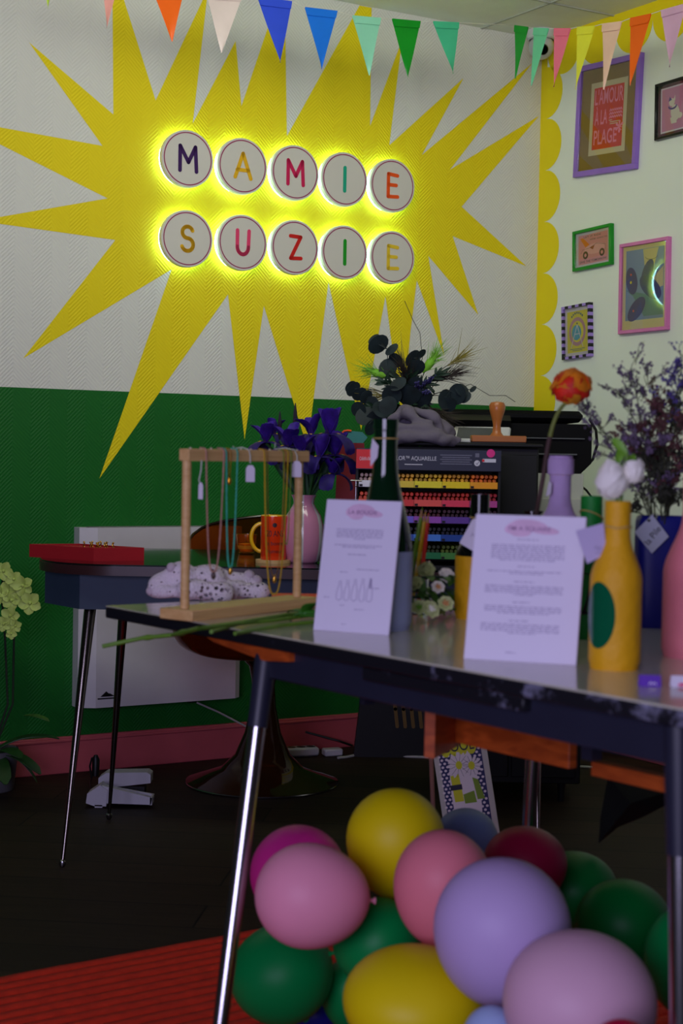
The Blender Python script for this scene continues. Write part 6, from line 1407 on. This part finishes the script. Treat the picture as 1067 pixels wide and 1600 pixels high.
# floral poster
pD = 3.9; PBL = onz(708, 1392, 0); PTL = at(652, 1120, PBL.y + .1); up_ = (PTL - PBL); pD = PBL.y; hP = up_.length; X_ = Vector((1, -.3, .23)).normalized(); Zp = (up_ - X_ * up_.dot(X_)).normalized(); Yp = Zp.cross(X_)
MP = Matrix((X_, Yp, Zp)).transposed().to_4x4(); wP = 88 * pD / FPX; MP.translation = PBL + EZ * .002
pos = thing('poster', 'narrow print with COOL lettering and daisies leaning behind the balloons', 'poster', M=MP)
t = MB(); t.box((wP / 2, .002, hP / 2), (wP, .004, hP)); t.build('board', mat('offwhite_board', (190, 186, 180), .7), pos, smooth=False)
ms = [mat('print_navy', (30, 30, 90), .6, var=0), mat('print_white', (205, 202, 205), .6, var=0), mat('print_acid_yellow', (206, 206, 20), .6, var=0), mat('print_leaf_green', (120, 150, 30), .6, var=0), mat('print_black', (25, 22, 50), .6, var=0)]
t = MB(); t.m = 0; rect(t, wP / 2, hP / 2, wP * .8, hP * .92, -.0004)
t.m = 1; cw = wP * .8 / 9
for i in range(10):
    for j in range(44):
        x, z = wP * .1 + cw * (i + .5 * (j % 2)), hP * .05 + j * hP * .9 / 44
        if x < wP * .9: blob(t, x, z, cw * .32, hP * .0075, -.0006, 6)
xx = hP * .5; blob(t, wP * .5, hP * .52, wP * .27, hP * .30, -.0008)
def dz_(py): return hP * (1 - (py - 1122) / 270)
t.m = 2
for k, ch in enumerate('COOL'):
    blob(t, wP * (.24 + .16 * k), dz_(1178), wP * .1, hP * .055, -.001, 14)
t.m = 4; t.text('COOL', (wP * .48, -.0013, dz_(1178)), EX, EZ, hP * .09, 0, width=wP * .6, bold=.005)
for (cx, py, r) in ((.45, 1207, .24), (.68, 1210, .2)):
    t.m = 1
    for k in range(12): a = 2 * PI * k / 12; blob(t, wP * cx + math.cos(a) * wP * r * .6, dz_(py) + math.sin(a) * wP * r * .6, wP * r * .42, wP * r * .13, -.0011 - .00002 * k, 10, rot=a)
    t.m = 4
    for k in range(12): a = 2 * PI * (k + .5) / 12; line(t, [(wP * cx + math.cos(a) * wP * r * .3, dz_(py) + math.sin(a) * wP * r * .3), (wP * cx + math.cos(a) * wP * r * .9, dz_(py) + math.sin(a) * wP * r * .9)], .0007, -.0015)
    t.m = 2; blob(t, wP * cx, dz_(py), wP * .06, wP * .075, -.0018)
t.m = 2; poly(t, [(wP * .26, dz_(1222)), (wP * .42, dz_(1220)), (wP * .45, dz_(1262)), (wP * .28, dz_(1262))], -.0012); t.m = 4; rect(t, wP * .34, dz_(1240), wP * .22, hP * .03, -.0014)
t.m = 3; poly(t, [(wP * .66, dz_(1228)), (wP * .76, dz_(1232)), (wP * .84, dz_(1262)), (wP * .7, dz_(1262))], -.0012); poly(t, [(wP * .45, dz_(1252)), (wP * .66, dz_(1248)), (wP * .68, dz_(1266)), (wP * .46, dz_(1266))], -.0012)
t.build('print_artwork', ms, pos, smooth=False)
rod0 = onz(690, 1400, 0) + EY * .25; t = MB(); t.tube([(0, 0, 0), at(672, 1150, rod0.y - .02) - rod0], .006, 10); t.tube([(0, 0, .004), (.12, .1, .004)], .006, 8); t.tube([(0, 0, .004), (-.12, .1, .004)], .006, 8)
single(t, 'easel', mat('pinkish_wood_rod', (150, 104, 92), .5), 'thin wooden easel standing behind the floral poster', 'easel', rod0)
# large dark leaf
q_ = at(935, 1315, 2.75); lb0 = onz(1110, 1450, 0); lb0.y = 2.9
o = thing('dark_leaf_plant', 'large almost black pointed leaf hanging behind the right leg of the table', 'plant', lb0)
t = MB(); a_ = at(1035, 1225, 2.78) - lb0; b_ = at(933, 1318, 2.72) - lb0; dv = b_ - a_; LP = [(950, 1213), (1048, 1236), (1040, 1258), (1005, 1276), (965, 1292), (935, 1318), (938, 1280), (944, 1245)]; t.add([at(985, 1255, 2.70) - lb0] + [at(x, y, 2.75) - lb0 for x, y in LP], [(0, i + 1, (i + 1) % 8 + 1) for i in range(8)]); t.build('leaf', mat('black_green_leaf', (13, 16, 13), .75, var=.2, spec=.2), o, angle=80, solid=.0012)
t = MB(); t.tube([(0, 0, 0), (-.01, 0, .2), a_ * .97, a_ + dv * .1], .004, 8); t.build('petiole', m_os, o)

# ================================================================== BALLOONS
BC = {'magenta': (225, 50, 150), 'candy pink': (240, 155, 178), 'yellow': (226, 204, 12), 'salmon pink': (232, 130, 142), 'lavender': (192, 168, 214), 'pale lilac-pink': (214, 170, 190), 'green': (0, 138, 66), 'dark green': (0, 112, 44), 'grey-blue': (104, 120, 160), 'maroon': (136, 14, 52), 'navy': (24, 30, 130), 'light blue': (160, 180, 220), 'crimson': (190, 10, 60)}
BL_ = [(466, 1364, 76, 76, 2.62, 'magenta', 'magenta balloon peeking out behind the candy pink one', (0, 0)), (487, 1400, 90, 82, 2.40, 'candy pink', 'candy pink balloon at the left of the pile, its knot pointing right', (1, -.1)),
       (619, 1318, 78, 87, 2.58, 'yellow', 'yellow balloon topping the pile', (.15, -1)), (692, 1388, 78, 93, 2.36, 'salmon pink', 'salmon pink balloon between the yellow and lavender ones', (0, -1)),
       (784, 1456, 108, 116, 2.14, 'lavender', 'large lavender balloon in the middle front of the pile', (0, -1)), (905, 1572, 121, 116, 1.98, 'pale lilac-pink', 'pale lilac-pink balloon at the bottom right front', (0, -1)),
       (590, 1473, 69, 70, 2.50, 'green', 'mid green balloon whose knot faces left, above the lower yellow one', (-1, -.3)), (441, 1522, 83, 77, 2.66, 'green', 'green balloon resting on the rug just right of the chrome leg', (.5, -1)),
       (648, 1566, 114, 82, 2.22, 'yellow', 'wide yellow balloon at the bottom centre', (0, -1)), (546, 1553, 46, 56, 2.72, 'green', 'small green balloon squeezed left of the lower yellow one', (0, -1)),
       (728, 1313, 50, 50, 2.92, 'grey-blue', 'grey-blue balloon behind the pile in front of the poster', (0, -1)), (820, 1352, 66, 60, 2.62, 'maroon', 'maroon balloon in the shade at the back', (0, -1)),
       (897, 1392, 68, 60, 2.72, 'dark green', 'dark green balloon right behind the lavender one', (0, -1)), (974, 1449, 76, 74, 2.44, 'dark green', 'dark green balloon left of the right table leg', (0, -1)),
       (1084, 1502, 78, 90, 2.20, 'green', 'green balloon cut off at the right edge behind the table leg', (0, -1)), (492, 1582, 40, 34, 2.80, 'navy', 'navy balloon low between the two left green ones', (0, -1)),
       (768, 1632, 48, 62, 2.02, 'light blue', 'light blue balloon only just showing at the bottom edge', (0, -1)), (972, 1664, 60, 72, 1.80, 'crimson', 'crimson balloon only just showing below the pale lilac-pink one', (0, -1))]
for (px, py, rx, ry, D_, cn, lb, kd) in BL_:
    c_ = at(px, py, D_); a_, b_ = rx * D_ / FPX, ry * D_ / FPX
    kv = Vector((kd[0], .15, kd[1])); kv = kv.normalized() if kv.length > .2 else Vector((0, 1, 0))
    zmin = .012
    base = Vector((c_.x, c_.y, c_.z)); o = thing('balloon', lb, 'balloon', base, group=None)
    horiz = abs(kv.x) > abs(kv.z); rl = a_ if horiz else b_; rc = b_ if horiz else a_
    if kd == (0, 0): rl = rc = a_
    R = (-kv).to_track_quat('Z', 'Y').to_matrix(); prof = []
    for i in range(25):
        th = PI * i / 24; z_ = -math.cos(th); r_ = math.sin(th) * (1 + .06 * z_); prof.append((rc * r_, rl * z_ * (1 if z_ > 0 else 1.03)))
    t = MB(); t.lathe(prof, 48, R=R); t.build('balloon_skin', mat('balloon_' + cn.replace(' ', '_').replace('-', '_'), BC[cn], .45, var=.02, spec=.25), o, angle=90)
    t = MB(); t.lathe([(.003, .004), (.004, .0), (.0025, -.004), (.006, -.009), (.0045, -.010), (0, -.006)], 12, o=R @ Vector((0, 0, -rl * 1.03)), R=R); t.build('knot', mat('balloon_' + cn.replace(' ', '_').replace('-', '_'), BC[cn], .38), o)
